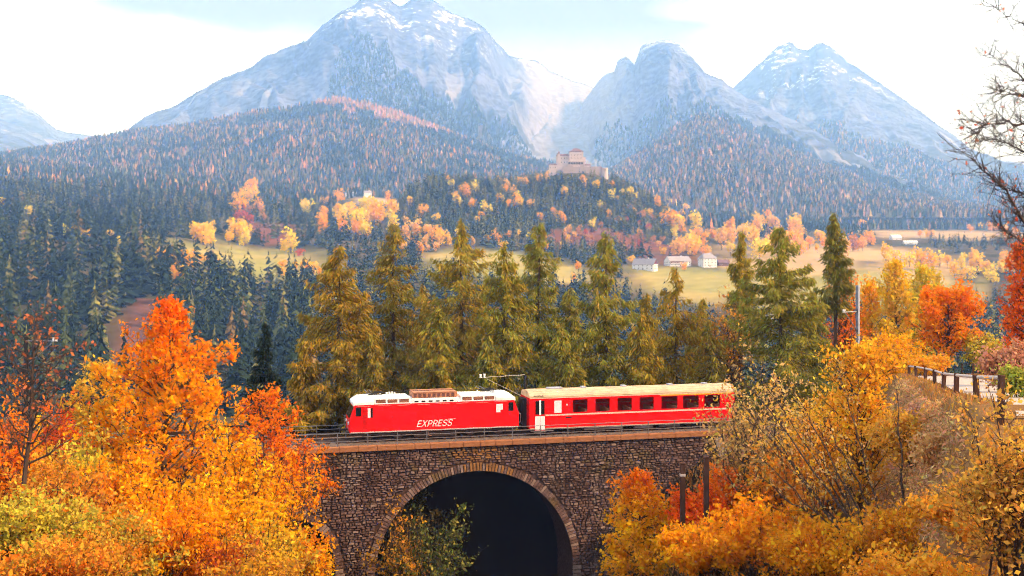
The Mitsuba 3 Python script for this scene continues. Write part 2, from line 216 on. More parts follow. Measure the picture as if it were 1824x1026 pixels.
# ---------------------------------------------------------------- track frame: s along the rails, w away from the camera, h above the rail head
TA = math.atan2(8.0, 31.5); TD = np.array([math.cos(TA), math.sin(TA), 0]); TN = np.array([-math.sin(TA), math.cos(TA), 0])
RAIL_Z = -14.45; TO = np.array([-16.4, 82.0, RAIL_Z]) + TN * 2.15
TM = np.eye(4); TM[:3, 0], TM[:3, 1], TM[:3, 2], TM[:3, 3] = TD, TN, [0, 0, 1], TO
def W(m):
    m = m.copy(); m.apply_transform(TM); return m
def s_at(px, w=-2.15):
    """track length s where the line at offset w crosses picture column px"""
    o = TO + TN * w; u = U(px); return (u * o[1] - o[0]) / (TD[0] - u * TD[1])
WF = -2.15                                             # front face of the viaduct
# ---------------------------------------------------------------- materials of stone, wood, metal
def stone_fn(p, n, uv):
    s = p.x * float(TD[0]) + p.y * float(TD[1])
    cell = cell_rand(dr.floor(s * 1.7), dr.floor(p.z * 3.1), 3)
    a = fbm(s * 2.2, p.z * 2.2, p.y * 2.2, 3); b = fbm(s * 14, p.z * 14, p.y * 14, 3); big = fbm(s * 0.35, p.z * 0.35, 4.0, 3)
    c = mix((0.06, 0.030, 0.025), (0.25, 0.148, 0.125), dr.clip(0.35 * a + 0.5 * b + 0.45 * (cell - 0.4), 0, 1))
    c = mix(c, (0.045, 0.022, 0.016), smoothstep(0.5, 0.75, big) * 0.55)
    c = mix(c, (0.42, 0.34, 0.29), smoothstep(0.56, 0.74, fbm(s * 1.6, p.z * 0.22, 9.0, 3)) * smoothstep(0.35, 0.65, b) * 0.45)
    c = mix(c, (0.16, 0.115, 0.03), smoothstep(0.60, 0.72, fbm(s * 0.5, p.z * 0.6, 21.0, 3)) * 0.4)
    return mix(c, (0.36, 0.27, 0.23), smoothstep(0.62, 0.78, b) * 0.5)
def stone_pale_fn(p, n, uv):
    b = fbm(p.x * 12, p.y * 12, p.z * 12, 3); a = fbm(p.x * 1.5, p.y * 1.5, p.z * 1.5, 3)
    return mix((0.13, 0.075, 0.06), (0.40, 0.28, 0.23), 0.6 * b + 0.4 * a)
def stone_rust_fn(p, n, uv):
    b = fbm(p.x * 10, p.y * 10, p.z * 10, 3); return mix((0.13, 0.06, 0.03), (0.40, 0.19, 0.06), b)
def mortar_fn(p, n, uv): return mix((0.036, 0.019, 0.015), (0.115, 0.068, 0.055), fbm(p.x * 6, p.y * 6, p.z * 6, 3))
def coping_fn(p, n, uv): return mix((0.22, 0.075, 0.035), (0.42, 0.19, 0.09), fbm(p.x * 4, p.y * 4, p.z * 9, 4))
for nm, fn in (('stone', stone_fn), ('stone_pale', stone_pale_fn), ('stone_rust', stone_rust_fn), ('mortar', mortar_fn), ('coping', coping_fn)):
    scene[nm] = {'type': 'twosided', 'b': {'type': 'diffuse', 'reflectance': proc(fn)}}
def ballast_fn(p, n, uv): return mix((0.06, 0.045, 0.04), (0.24, 0.18, 0.15), fbm(p.x * 14, p.y * 14, p.z * 14, 2))
scene['gravel'] = {'type': 'twosided', 'b': {'type': 'diffuse', 'reflectance': proc(ballast_fn)}}
def wood_fn(p, n, uv): return mix((0.045, 0.022, 0.016), (0.13, 0.065, 0.045), fbm(p.x * 12, p.y * 12, p.z * 3, 3))
scene['dark_wood'] = {'type': 'twosided', 'b': {'type': 'diffuse', 'reflectance': proc(wood_fn)}}
def pale_wood_fn(p, n, uv): return mix((0.42, 0.34, 0.29), (0.66, 0.56, 0.50), fbm(p.x * 5, p.y * 5, p.z * 20, 3))
scene['pale_wood'] = {'type': 'twosided', 'b': {'type': 'diffuse', 'reflectance': proc(pale_wood_fn)}}
def metal(name, c, rough=0.5, metallic=0.0, dirt=0.25, scale=3.0):
    def fn(p, n, uv):
        d = fbm(p.x * scale, p.y * scale, p.z * scale * 1.7, 2)
        low = smoothstep(1.25, 0.45, p.z - RAIL_Z) * fbm(p.x * 2.2, p.y * 2.2, p.z * .8, 2) * dirt * 2.0
        return mix(mix(c, [v * 0.55 + 0.012 for v in c], smoothstep(0.45, 0.75, d) * dirt * 2), (0.10, 0.055, 0.04), dr.clip(low, 0, .8))
    scene[name] = {'type': 'twosided', 'b': {'type': 'principled', 'base_color': proc(fn), 'roughness': rough, 'metallic': metallic, 'specular': 0.22}}
metal('red_paint', (0.80, 0.004, 0.006), 0.42, dirt=0.16, scale=1.1)
metal('red_panel', (0.60, 0.005, 0.007), 0.4, dirt=0.25)
metal('white_paint', (0.80, 0.78, 0.74), 0.4, dirt=0.14)
metal('cream_roof', (0.62, 0.41, 0.24), 0.55, dirt=0.3, scale=1.6)
metal('yellow_paint', (0.75, 0.42, 0.03), 0.4, dirt=0.1)
metal('stripe_paint', (0.72, 0.50, 0.40), 0.4, dirt=0.15)
metal('black_metal', (0.018, 0.017, 0.018), 0.6, dirt=0.3)
metal('grille_metal', (0.14, 0.055, 0.045), 0.6, dirt=0.3)
metal('copper_metal', (0.46, 0.19, 0.10), 0.5, dirt=0.35)
metal('steel', (0.30, 0.29, 0.30), 0.45, 0.6, dirt=0.3)
metal('rail_steel', (0.22, 0.17, 0.15), 0.4, 0.7, dirt=0.3)
metal('grey_paint', (0.34, 0.35, 0.40), 0.6, dirt=0.3)
metal('porcelain', (0.82, 0.80, 0.76), 0.25, dirt=0.05)
scene['window_glass'] = {'type': 'twosided', 'b': {'type': 'principled', 'base_color': rgb(0.012, 0.012, 0.014), 'roughness': 0.08, 'specular': 0.6}}
scene['clear_glass'] = {'type': 'thindielectric', 'int_ior': 1.5}
scene['frosted_glass'] = {'type': 'twosided', 'b': {'type': 'principled', 'base_color': rgb(0.70, 0.70, 0.72), 'roughness': 0.5}}
# ---------------------------------------------------------------- the viaduct
VS0, VS1 = -14.0, 36.0; TOPH = -0.62                    # its ends along s, the underside of the coping
ARCHES = [(s_at(848), -24.94 - RAIL_Z, 7.75), (s_at(492), -27.2 - RAIL_Z, 4.6), ]
ARCHES[0] = (s_at(848), (HOR - 1014) / F0 * 86.3 - RAIL_Z, (s_at(1024) - s_at(672)) / 2)
ARCHES[1] = (s_at(597) - 4.3, (HOR - 1015) / F0 * 82.6 - RAIL_Z, 4.3)
def arch_poly(a, r, low=-30.0):
    c, h, R = a; th = np.linspace(0, math.pi, 49)
    return Polygon([(c + (R + r) * math.cos(t), h + (R + r) * math.sin(t)) for t in th] + [(c - R - r, low), (c + R + r, low)])
def ground_h(s): p = TO + TD * s + TN * WF; return float(ground(np.array([p[0]]), np.array([p[1]]))[0]) - RAIL_Z
_low = [(s, min(ground_h(s) - 2.5, -3.0)) for s in np.linspace(VS1, VS0, 40)]
wall_poly = Polygon([(VS0, TOPH), (VS1, TOPH)] + _low)
core_poly = wall_poly.difference(unary_union([arch_poly(a, 0.0) for a in ARCHES]))
bridge = thing('stone_viaduct', 'brown stone railway viaduct with a tall round arch', 'viaduct')
def sh_extrude(poly, w0, w1):
    ms = []
    for g in getattr(poly, 'geoms', [poly]):
        m = trimesh.creation.extrude_polygon(g, w1 - w0, engine='earcut'); v = m.vertices.copy()
        m.vertices = np.stack([v[:, 0], v[:, 2] + w0, v[:, 1]], 1); m.invert(); ms.append(m)
    return cat(*ms)
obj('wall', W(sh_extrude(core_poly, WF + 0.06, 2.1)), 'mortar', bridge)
# arch soffit courses of stone, laid in rings inside the barrel are left to the ring stones and the mortar core
rng = np.random.default_rng(7)
def block(poly4, w_in, w_out, inset):
    """a stone: quad in (s, h) at the wall, slightly smaller at its proud face"""
    q = np.asarray(poly4, float); c = q.mean(0); o = c + (q - c) * (1 - inset / np.maximum(np.abs(q - c).max(0), 0.05)); n = len(q)
    v = np.array([[a, w_in, b] for a, b in q] + [[a, w_out, b] for a, b in o])
    v[n:, 1] += rng.uniform(-0.022, 0.022, n)
    f = [[n, n + i, n + i + 1] for i in range(1, n - 1)] + [[i, (i + 1) % n, n + (i + 1) % n] for i in range(n)] + [[i, n + (i + 1) % n, n + i] for i in range(n)]
    return trimesh.Trimesh(v, np.array(f)[:, ::-1], process=False)
stones = []                                            # (size, mesh, material)
for ai, a in enumerate(ARCHES):
    c, h, R = a; n = int(math.pi * (R + 0.3) / 0.25); edges = np.linspace(0, math.pi, n + 1)
    for i in range(n):
        t0, t1 = edges[i] + 0.0022, edges[i + 1] - 0.0022; ro = R + rng.uniform(0.58, 0.74)
        q = [(c + R * math.cos(t0), h + R * math.sin(t0)), (c + ro * math.cos(t0), h + ro * math.sin(t0)), (c + ro * math.cos(t1), h + ro * math.sin(t1)), (c + R * math.cos(t1), h + R * math.sin(t1))]
        tm = (t0 + t1) / 2; mt = 'stone_rust' if ai == 0 and 1.18 < tm < 1.72 and rng.random() < 0.75 else ('stone_pale' if rng.random() < 0.2 else 'stone')
        m = block(q, 0.3, 0, 0.025); v = m.vertices; v[:, 1] = np.where(v[:, 1] > 0.2, WF + 0.35, WF - 0.03 + v[:, 1] * 1.6); stones.append((9.0 if ai == 0 else 0.3, m, mt))
    z = h
    while z > -14.5:                                   # quoins of the piers below the springing
        hh = rng.uniform(0.28, 0.42)
        for sg in (-1, 1):
            L = rng.uniform(0.45, 0.85); x0 = c + sg * R; q = [(x0, z - hh + .02), (x0 + sg * L, z - hh + .02), (x0 + sg * L, z), (x0, z)]
            if sg < 0: q = q[::-1]
            m = block(q[::-1], 0.3, 0, 0.025); v = m.vertices; v[:, 1] = np.where(v[:, 1] > 0.2, WF + 0.35, WF - 0.045 + v[:, 1]); stones.append((8.0 if ai == 0 else 0.3, m, 'stone_pale'))
        z -= hh
keep = wall_poly.difference(unary_union([arch_poly(a, 0.74) for a in ARCHES]))
from shapely import prepared
pk = prepared.prep(keep); z = TOPH - 0.02
rust_c = ARCHES[0][0] + 0.3
while z > -14.5:
    hh = rng.uniform(0.11, 0.25); s = VS0 + rng.uniform(0, 0.5)
    while s < VS1:
        L = rng.uniform(0.18, 0.66) * (0.7 + hh)
        dz_ = .05 * math.sin(s * 1.3 + z * 2.1) + .03 * math.sin(s * 3.7); p4 = [(s + rng.uniform(0, .04), z + dz_ - hh + rng.uniform(0.0, 0.05)), (s + L - rng.uniform(.02, .06), z + dz_ - hh + rng.uniform(0.0, 0.06)), (s + L - rng.uniform(0.02, 0.09), z + dz_ - rng.uniform(0.0, 0.06)), (s + L * .5, z + dz_ + rng.uniform(-.02, .015)), (s + rng.uniform(0, .05), z + dz_ - rng.uniform(0.0, 0.06))]
        pg = Polygon(p4)
        if not pk.contains(pg):
            pg = pg.intersection(keep) if pg.is_valid else Polygon()
            pg = pg if pg.geom_type == 'Polygon' and pg.area > .025 else None
            if pg is not None: pg = pg.simplify(.02).convex_hull; p4 = list(pg.exterior.coords)[:-1]; p4 = p4 if pg.exterior.is_ccw else p4[::-1]
        if pg is not None and z - hh > ground_h(s) - 2.0:
            m = block(p4, 0.3, 0, 0.03); out = rng.uniform(0.0, 0.10); v = m.vertices; v[:, 1] = np.where(v[:, 1] > 0.2, WF + 0.12, WF - out + v[:, 1])
            rust = math.hypot((s + L / 2 - rust_c) / 2.2, (z + 1.0) / 0.8) < 1 and rng.random() < 0.7
            vis = -8.5 < s < 27 and (s > s_at(560)) and s < s_at(1270) and z > -11.5
            stones.append((L * hh if vis else 0.0, m, 'stone_rust' if rust else ('stone_pale' if rng.random() < 0.12 else 'stone')))
        s += L
    z -= hh
stones.sort(key=lambda q: -q[0])
for _, m, mt in stones[:300]: obj('stone', W(m), mt, bridge)
rest = {}
for _, m, mt in stones[300:]: rest.setdefault(mt, []).append(m)
for mt, ms in rest.items(): obj({'stone': 'masonry', 'stone_pale': 'pale_masonry', 'stone_rust': 'rusty_masonry'}[mt], W(cat(*ms)), mt, bridge, kind='stuff')
s = VS0
while s < VS1:                                          # coping slabs with a drip edge
    L = rng.uniform(1.1, 1.5); obj('coping_slab', W(rbox(s + 0.012, s + L - 0.012, WF - 0.22, WF + 0.34, TOPH + 0.004, TOPH + 0.40 + rng.uniform(-.012, .012), 0.03)), 'coping', bridge); s += L
obj('rear_parapet', W(rbox(VS0, VS1, 1.80, 2.32, TOPH + 0.004, TOPH + 0.42, 0.03)), 'coping', bridge)
def corb(s): return rbox(s, s + 0.30, WF - 0.16, WF + 0.1, TOPH - 0.34, TOPH, 0.03)
# ---------------------------------------------------------------- track bed, rails and sleepers; beyond the viaduct the line curves away
CR, S_STR = 85.0, 34.0
def track_pt(s, w, h):
    if s <= S_STR: return TO + TD * s + TN * w + np.array([0, 0, h])
    a = (s - S_STR) / CR; c = TO + TD * S_STR + TN * CR; d = TD * math.sin(a) - TN * math.cos(a); return c + d * (CR - w) + np.array([0, 0, h])
def swept(profile, s0, s1, step=1.2, closed=True):
    ss = np.arange(s0, s1 + 1e-6, step); n = len(profile); v = np.array([track_pt(s, w, h) for s in ss for w, h in profile]); f = []
    for i in range(len(ss) - 1):
        for j in range(n if closed else n - 1):
            a, b = i * n + j, i * n + (j + 1) % n; f += [[a, b, b + n], [a, b + n, a + n]]
    return trimesh.Trimesh(v, np.array(f), process=False)
obj('ballast', swept([(-1.78, -0.42), (-1.5, -0.17), (1.5, -0.17), (1.78, -0.42), (1.78, -0.75), (-1.78, -0.75)], -60, 84), 'gravel', kind='structure', label='grey ballast of the track bed')
obj('embankment', swept([(-4.4, -3.2), (-2.4, -0.75), (2.4, -0.75), (5.5, -5.5)], 34, 84, closed=False), 'gravel', kind='structure', label='bank under the curving track')
track = thing('railway_track', 'single narrow railway line over the viaduct', 'railway track')
for w in (-0.5, 0.5): obj('rail', swept([(w - .035, -0.10), (w - .035, 0), (w + .035, 0), (w + .035, -0.10)], -60, 84), 'rail_steel', track)
for i, s in enumerate(np.arange(-16, 78, 0.75)):
    a, b = track_pt(s, 0, 0), track_pt(s + 0.1, 0, 0); t = unit(b - a); M = np.eye(4); M[:3, 0], M[:3, 1], M[:3, 3] = t, [-t[1], t[0], 0], a
    m = box(-0.12, 0.12, -1.05, 1.05, -0.21, -0.10); m.apply_transform(M); obj('sleeper', m, 'dark_wood', track)
# ---------------------------------------------------------------- railings
def railing(w, label, s0, s1, step):
    r = thing('viaduct_railing', label, 'railing'); base = TOPH + 0.40
    for s in np.arange(s0, s1, step): obj('post', W(rbox(s - .035, s + .035, w - .03, w + .03, base - 0.1, base + 1.02, 0.008)), 'steel', r)
    for h in (0.38, 0.70, 1.0): obj('rail', W(tubes([[s0, w, base + h]], [[s1, w, base + h]], 0.022, 0.022, 8)), 'steel', r)
railing(WF + 0.02, 'thin grey steel railing along the near edge of the viaduct', s_at(655) - 2.27 * 7, 35.5, 2.27)
railing(2.06, 'thin steel railing along the far edge of the viaduct behind the train', -13.8, 35.5, 2.27)
# ---------------------------------------------------------------- the red locomotive
LS0 = s_at(622, -1.3); LL = s_at(925, -1.3) - LS0
def L_(m): m = m.copy(); m.apply_translation([LS0, 0, 0]); return W(m)
loco = thing('locomotive', 'red electric locomotive with white roof and slanted white lettering', 'locomotive')
def prof(pts, hw, r, taper=None): return rhull([(s, w * hw, h) for s, h in pts for w in (-1, 1)], r)
k = LL
body = prof([(0.09, 0.66), (0.09, 1.72), (0.46, 2.70), (k - 0.46, 2.70), (k - 0.09, 1.72), (k - 0.09, 0.66)], 1.26, 0.07)
obj('body', L_(body), 'red_paint', loco, smooth=35)
for s0, s1, e in ((0.36, 1.85, -1), (k - 1.85, k - 0.36, 1)):   # rounded white cab roofs
    pts = [(s0 + (0.0 if e < 0 else 0), w, 2.74) for w in (-1.22, 1.22)] + [(s1, w, 2.74) for w in (-1.22, 1.22)]
    a, b = (s0, s1) if e < 0 else (s1, s0)
    pts += [(a - e * -0.0 + (0.0), w, 2.92) for w in (-1.2, 1.2)] + [(a - e * 0.42, w, 3.25) for w in (-0.85, 0.85)] + [(b, w, 3.32) for w in (-0.85, 0.85)] + [(b, w, 3.0) for w in (-1.2, 1.2)]
    obj('cab_roof', L_(rhull(pts, 0.06)), 'white_paint', loco, smooth=40)
obj('roof_deck', L_(rhull([(s, w, h) for s in (1.7, k - 1.7) for w, h in ((-1.22, 2.72), (1.22, 2.72), (-0.98, 3.0), (0.98, 3.0))], 0.03)), 'white_paint', loco, smooth=40)
rs = 1.95
for g0 in (rs, k - rs - 2.75):                              # side roof casings with three grilles each
    c = obj('roof_casing', L_(rhull([(s, w, h) for s in (g0, g0 + 2.75) for w, h in ((-1.2, 2.80), (1.2, 2.80), (-1.12, 3.22), (1.12, 3.22))], 0.03)), 'white_paint', loco, smooth=40)
    for i in range(3):
        q0 = g0 + 0.12 + i * 0.90; g = obj('grille', L_(box(q0, q0 + 0.74, -1.235, -1.12, 2.86, 3.12)), 'grille_metal', loco)
        for j in range(4): obj('slat', L_(box(q0 + 0.02, q0 + 0.72, -1.25, -1.23, 2.885 + j * 0.06, 2.905 + j * 0.06)), 'copper_metal', g)
m0, m1 = rs + 2.95, k - rs - 2.95
mid = obj('centre_casing', L_(rhull([(s, w, h) for s in (m0, m1) for w, h in ((-1.2, 2.78), (1.2, 2.78), (-1.15, 3.08), (1.15, 3.08))], 0.02)), 'white_paint', loco, smooth=40)
n = 6
for i in range(n):
    q0 = m0 + 0.16 + i * (m1 - m0 - 0.3) / n; obj('vent', L_(box(q0, q0 + 0.30, -1.232, -1.15, 2.83, 2.94)), 'black_metal', loco)
rb = obj('resistor_box', L_(rbox(m0 + 0.05, m1 - 0.05, -0.95, 0.95, 3.13, 3.52, 0.03)), 'copper_metal', loco)
for i in range(9):
    q0 = m0 + 0.14 + i * (m1 - m0 - 0.28) / 9; obj('louvre', L_(rbox(q0, q0 + 0.22, -0.99, -0.93, 3.18, 3.46, 0.01)), 'grille_metal', rb)
obj('walkway', L_(box(m0 + 0.1, m1 - 0.1, -0.98, 0.98, 3.535, 3.56)), 'copper_metal', loco)
def panto(s0, d):
    p = obj('pantograph', L_(cat(*[rod((s0 + a, w, 3.40), (s0 + a, w, 3.46), 0.03) for a in (0, 1.1) for w in (-0.6, 0.6)], *[rod((s0, w, 3.46), (s0 + 1.1, w, 3.46), 0.03) for w in (-0.6, 0.6)])), 'black_metal', loco)
    for w in (-0.35, 0.35): obj('arm', L_(cat(rod((s0 + 0.1, w, 3.46), (s0 + d * 1.3, w * .8, 3.56), 0.028), rod((s0 + d * 1.3, w * .8, 3.56), (s0 - d * 0.1, w * .6, 3.68), 0.02))), 'black_metal', p)
    obj('collector', L_(cat(rod((s0 - d * 0.1, -0.8, 3.69), (s0 - d * 0.1, 0.8, 3.69), 0.03), rod((s0 + d * .25, -0.8, 3.67), (s0 + d * .25, 0.8, 3.67), 0.03))), 'steel', p)
    for a in (0.0, 1.1):
        for w in (-0.6, 0.6): obj('insulator', L_(cat(*[trimesh.creation.cylinder(radius=r, height=0.03, sections=10, transform=trimesh.transformations.translation_matrix([s0 + a, w, 3.26 + i * .035])) for i, r in enumerate((.07, .05, .07, .05, .07))])), 'porcelain', p)
panto(1.5, 1); panto(k - 3.0, 1)
for i in range(4): obj('roof_insulator', L_(cat(*[trimesh.creation.cylinder(radius=r, height=0.04, sections=10, transform=trimesh.transformations.translation_matrix([3.0 + i * .22, -0.35 + .1 * i, 3.36 + q * .05])) for q, r in enumerate((.09, .05, .09, .05, .09))])), 'porcelain', loco)
obj('roof_cable', L_(path_tube([[1.2, -.2, 3.5], [3, -.2, 3.55], [4.2, -.1, 3.6], [9, -.1, 3.62], [k - 1.6, -.2, 3.48]], 0.025)), 'black_metal', loco)
# cab windows, doors, lettering, stripes
def plate(name, s0, s1, h0, h1, mat, out=0.008, parent=None, label=None, w=-1.33): return obj(name, L_(box(s0, s1, w - out, w + 0.02, h0, h1)), mat, parent or loco, label=label)
plate('cab_window', 1.42, 1.62, 1.78, 2.52, 'frosted_glass', label='narrow pale cab window'); plate('cab_door', 1.05, 1.34, 0.95, 2.55, 'red_panel')
plate('door_window', 1.66, 1.80, 1.78, 2.52, 'window_glass')
plate('cab_window', k - 1.90, k - 1.35, 1.85, 2.50, 'frosted_glass', label='square pale cab window'); plate('window_corner', k - 1.56, k - 1.35, 1.85, 2.02, 'red_paint', 0.013)
for s0, s1 in ((0.50, 0.90), (k - 0.9, k - 0.50)): plate('side_windscreen', s0, s1, 1.92, 2.60, 'window_glass')
plate('trim', 0.12, k - 0.12, 0.62, 0.70, 'white_paint', 0.012)
for e, x in ((-1, 0.0), (1, k)):                              # windscreens and lamps at both ends
    q = [(0.09, 1.80), (0.41, 2.62)]; xs = [x - e * (p - 0.075) for p, _ in q]
    for w0, w1 in ((-1.16, -0.06), (0.06, 1.16)):
        obj('windscreen', L_(hull([(xx + e * o, w, h) for xx, (_, h) in zip(xs, q) for w in (w0, w1) for o in (0, .012)])), 'window_glass', loco)
    for w in (-0.85, 0.85): obj('headlight', L_(rod((x - e * 0.05, w, 1.35), (x + e * 0.05, w, 1.35), 0.12, 14)), 'porcelain', loco)
    obj('coupler', L_(cat(rod((x, 0, 0.75), (x + e * 0.55, 0, 0.75), 0.09), trimesh.creation.cylinder(radius=0.28, height=0.1, sections=18, transform=trimesh.transformations.translation_matrix([x + e * .55, 0, .75]) @ trimesh.transformations.rotation_matrix(math.pi / 2, [0, 1, 0])))), 'black_metal', loco)
    obj('step_plate', L_(rbox(x - 0.15, x + 0.15, -1.2, 1.2, 1.28 - 0.7, 1.34 - 0.62, 0.02)), 'black_metal', loco)
    for w in (-1.18, 1.18): obj('handrail', L_(path_tube([[x + e * .03, w, 0.95], [x + e * .12, w, 1.0], [x + e * .12, w, 1.62], [x + e * .02, w, 1.7]], 0.02)), 'steel', loco)
tm = meshkit.text_mesh('EXPRESS', 0.50, 0.014); v = tm.vertices.copy(); wd = v[:, 0].max(); v[:, 0] = (v[:, 0] / wd) * 2.78 + v[:, 1] * 0.30
tc = (s_at(775, -1.3) - LS0) - 1.5
tm.vertices = np.stack([v[:, 0] + tc, -1.33 - v[:, 2] * 1.0, v[:, 1] + 0.93], 1); obj('lettering', L_(tm), 'white_paint', loco, label='slanted white capitals reading EXPRESS')
obj('lettering_flourish', L_(hull([(tc + 2.5, -1.332, 1.44), (tc + 3.12, -1.332, 1.44), (tc + 2.52, -1.344, 1.475), (tc + 3.16, -1.344, 1.475)])), 'white_paint', loco)
for q in (1.0, 3.3, 4.9, 8.1, 9.7): obj('panel_seam', L_(box(q - .006, q + .006, -1.336, -1.32, 0.74, 2.66)), 'red_panel', loco)
for q in range(8): obj('rivet_strip', L_(box(.6 + q * 1.55, 1.6 + q * 1.55, -1.3345, -1.32, 2.66, 2.675)), 'stripe_paint', loco)
def bogie(C, s0, n, wb, parent, r=0.45):
    f = obj('bogie', C(cat(rbox(s0 - .55, s0 + wb * (n - 1) + .55, -0.98, -0.84, 0.30, 0.66, .03), rbox(s0 - .55, s0 + wb * (n - 1) + .55, 0.84, 0.98, 0.30, 0.66, .03), box(s0 + .2, s0 + wb * (n - 1) - .2, -.8, .8, .35, .6))), 'black_metal', parent)
    for i in range(n):
        for w in (-0.52, 0.52):
            c = [s0 + wb * i, w, r]; wl = obj('wheel', C(rod((c[0], w - .06, r), (c[0], w + .06, r), r, 28)), 'rail_steel', f)
        obj('axle_box', C(rbox(s0 + wb * i - .15, s0 + wb * i + .15, -1.08, -.97, .3, .58, .03)), 'steel', f)
obj('underframe', L_(rbox(0.25, k - 0.25, -1.22, 1.22, 0.40, 0.66, 0.04)), 'black_metal', loco)
bogie(L_, 1.55, 2, 2.3, loco, 0.52); bogie(L_, k - 1.55 - 2.3, 2, 2.3, loco, 0.52)
obj('equipment_box', L_(rbox(5.0, k - 5.0, -1.15, 1.15, 0.12, 0.42, .04)), 'black_metal', loco)
obj('sand_pipe', L_(path_tube([[6.1, -1.25, .55], [6.15, -1.25, .25], [6.4, -1.25, .2]], .03)), 'copper_metal', loco)
# ---------------------------------------------------------------- the red coach
CS0 = s_at(943, -1.33); CL = 17.75
def C_(m): m = m.copy(); m.apply_translation([CS0, 0, 0]); return W(m)
coach = thing('passenger_coach', 'red passenger coach with cream roof coupled behind the locomotive', 'railway coach')
def cplate(name, s0, s1, h0, h1, mat, out=0.006, parent=None, label=None, w=-1.35): return obj(name, C_(box(s0, s1, w - out, w + 0.03, h0, h1)), mat, parent or coach, label=label)
side = Polygon([(0, 0.42), (CL, 0.42), (CL, 2.88), (0, 2.88)]); holes = []
WIN = [(3.62 + 1.9 * i, 3.62 + 1.9 * i + (1.22 if i < 4 else 1.40)) for i in range(7)]
for a, b in WIN: holes.append(sbox(a, 1.62, b, 2.64).buffer(-0.08).buffer(0.08))
sd = side.difference(unary_union(holes)); sidew = sh_extrude(sd, -1.35, -1.29)
shell = cat(sidew, box(0, CL, 1.29, 1.35, 0.42, 2.88), box(0, 0.06, -1.29, 1.29, 0.42, 2.88), box(CL - .06, CL, -1.29, 1.29, 0.42, 2.88), box(0.06, CL - 0.06, -1.29, 1.29, 0.42, 0.55))
obj('body', C_(shell), 'red_paint', coach)
obj('interior', C_(cat(box(2.6, 2.64, -1.28, 1.28, .56, 2.86), box(17.0, 17.04, -1.28, 1.28, .56, 2.86), box(2.64, 17.0, 0.9, 1.2, 0.56, 1.1))), 'grille_metal', coach)
for a, b in WIN:
    w_ = obj('window', C_(trimesh.Trimesh([[a, -1.315, 1.62], [b, -1.315, 1.62], [b, -1.315, 2.64], [a, -1.315, 2.64]], [[0, 1, 2], [0, 2, 3]], process=False)), 'clear_glass', coach)
    obj('window_bar', C_(box(a + .03, b - .03, -1.335, -1.326, 2.30, 2.33)), 'black_metal', w_)
    obj('seat', C_(cat(rbox(a - .1, a + .12, -1.1, 0.8, .6, 1.78, .05), rbox(b - .12, b + .1, -1.1, .8, .6, 1.78, .05))), 'copper_metal', coach)
rp = [(-1.36, 2.86), (-1.37, 2.95), (-1.25, 3.12), (-0.95, 3.28), (-0.5, 3.38), (0, 3.42), (0.5, 3.38), (0.95, 3.28), (1.25, 3.12), (1.37, 2.95), (1.36, 2.86)]
obj('roof', C_(hull([(s, w, h) for s in (0.0, CL) for w, h in rp])), 'cream_roof', coach, smooth=25)
for w, h in ((-1.31, 3.05), (-1.10, 3.215), (-.72, 3.345), (-.25, 3.41)): obj('roof_rib', C_(tubes([[0.02, w, h]], [[CL - .02, w, h]], .022, .022, 6)), 'stripe_paint', coach)
obj('roof_vent_strip', C_(box(0.35, 1.15, -1.362, -1.25, 2.98, 3.05)), 'black_metal', coach)
for s0, l in ((1.8, 1.3), (4.7, 0.4), (8.2, 0.4), (12.3, 0.4), (15.4, 0.4)): obj('roof_ventilator', C_(rbox(s0, s0 + l, -0.3, 0.3, 3.38, 3.52, .04)), 'grey_paint', coach)
cplate('waist_stripe', 1.32, CL - 0.05, 1.40, 1.52, 'stripe_paint'); cplate('eave_stripe', 0.06, CL - .06, 2.80, 2.90, 'stripe_paint', 0.004)
cplate('class_stripe', 11.1, CL - 0.3, 2.70, 2.79, 'yellow_paint', 0.008)
cplate('sill', 0.06, CL - .06, 0.40, 0.45, 'stripe_paint', 0.004)
cplate('washroom_window', 2.06, 2.66, 1.62, 2.60, 'frosted_glass', label='white frosted washroom window')
cplate('emblem', 3.05, 3.17, 2.22, 2.27, 'white_paint', 0.009); cplate('emblem', 3.085, 3.135, 2.17, 2.32, 'white_paint', 0.011)
cplate('builder_plate', 3.0, 3.5, 1.18, 1.26, 'black_metal')
dr_ = cplate('door', 0.42, 1.30, 0.22, 2.74, 'red_panel', 0.012)
for a, b in ((0.46, 0.86), (0.885, 1.27)):
    lf = obj('door_leaf', C_(box(a, b, -1.372, -1.355, 0.30, 1.42)), 'frosted_glass', dr_); obj('door_glass', C_(box(a + .04, b - .04, -1.370, -1.356, 1.55, 2.62)), 'window_glass', dr_)
obj('door_post', C_(box(0.79, 0.95, -1.379, -1.364, 1.50, 2.70)), 'frosted_glass', dr_)
obj('door_step', C_(cat(rbox(0.35, 1.4, -1.42, -1.1, 0.12, 0.17, .02), rbox(.1, 2.0, -1.38, -1.1, 0.2, .26, .02))), 'steel', coach)
obj('gangway', C_(rbox(-0.42, 0.0, -0.6, 0.6, 0.5, 2.75, .06)), 'black_metal', coach); obj('gangway', C_(rbox(CL, CL + 0.42, -0.6, 0.6, 0.5, 2.75, .06)), 'black_metal', coach)
obj('end_wall_panel', C_(box(-0.03, 0.0, -1.3, 1.3, 0.45, 2.86)), 'red_panel', coach)
obj('underframe', C_(rbox(0.2, CL - .2, -1.1, 1.1, 0.26, 0.44, .03)), 'black_metal', coach)
bogie(C_, 2.0, 2, 1.8, coach, 0.37); bogie(C_, CL - 3.8, 2, 1.8, coach, 0.37)
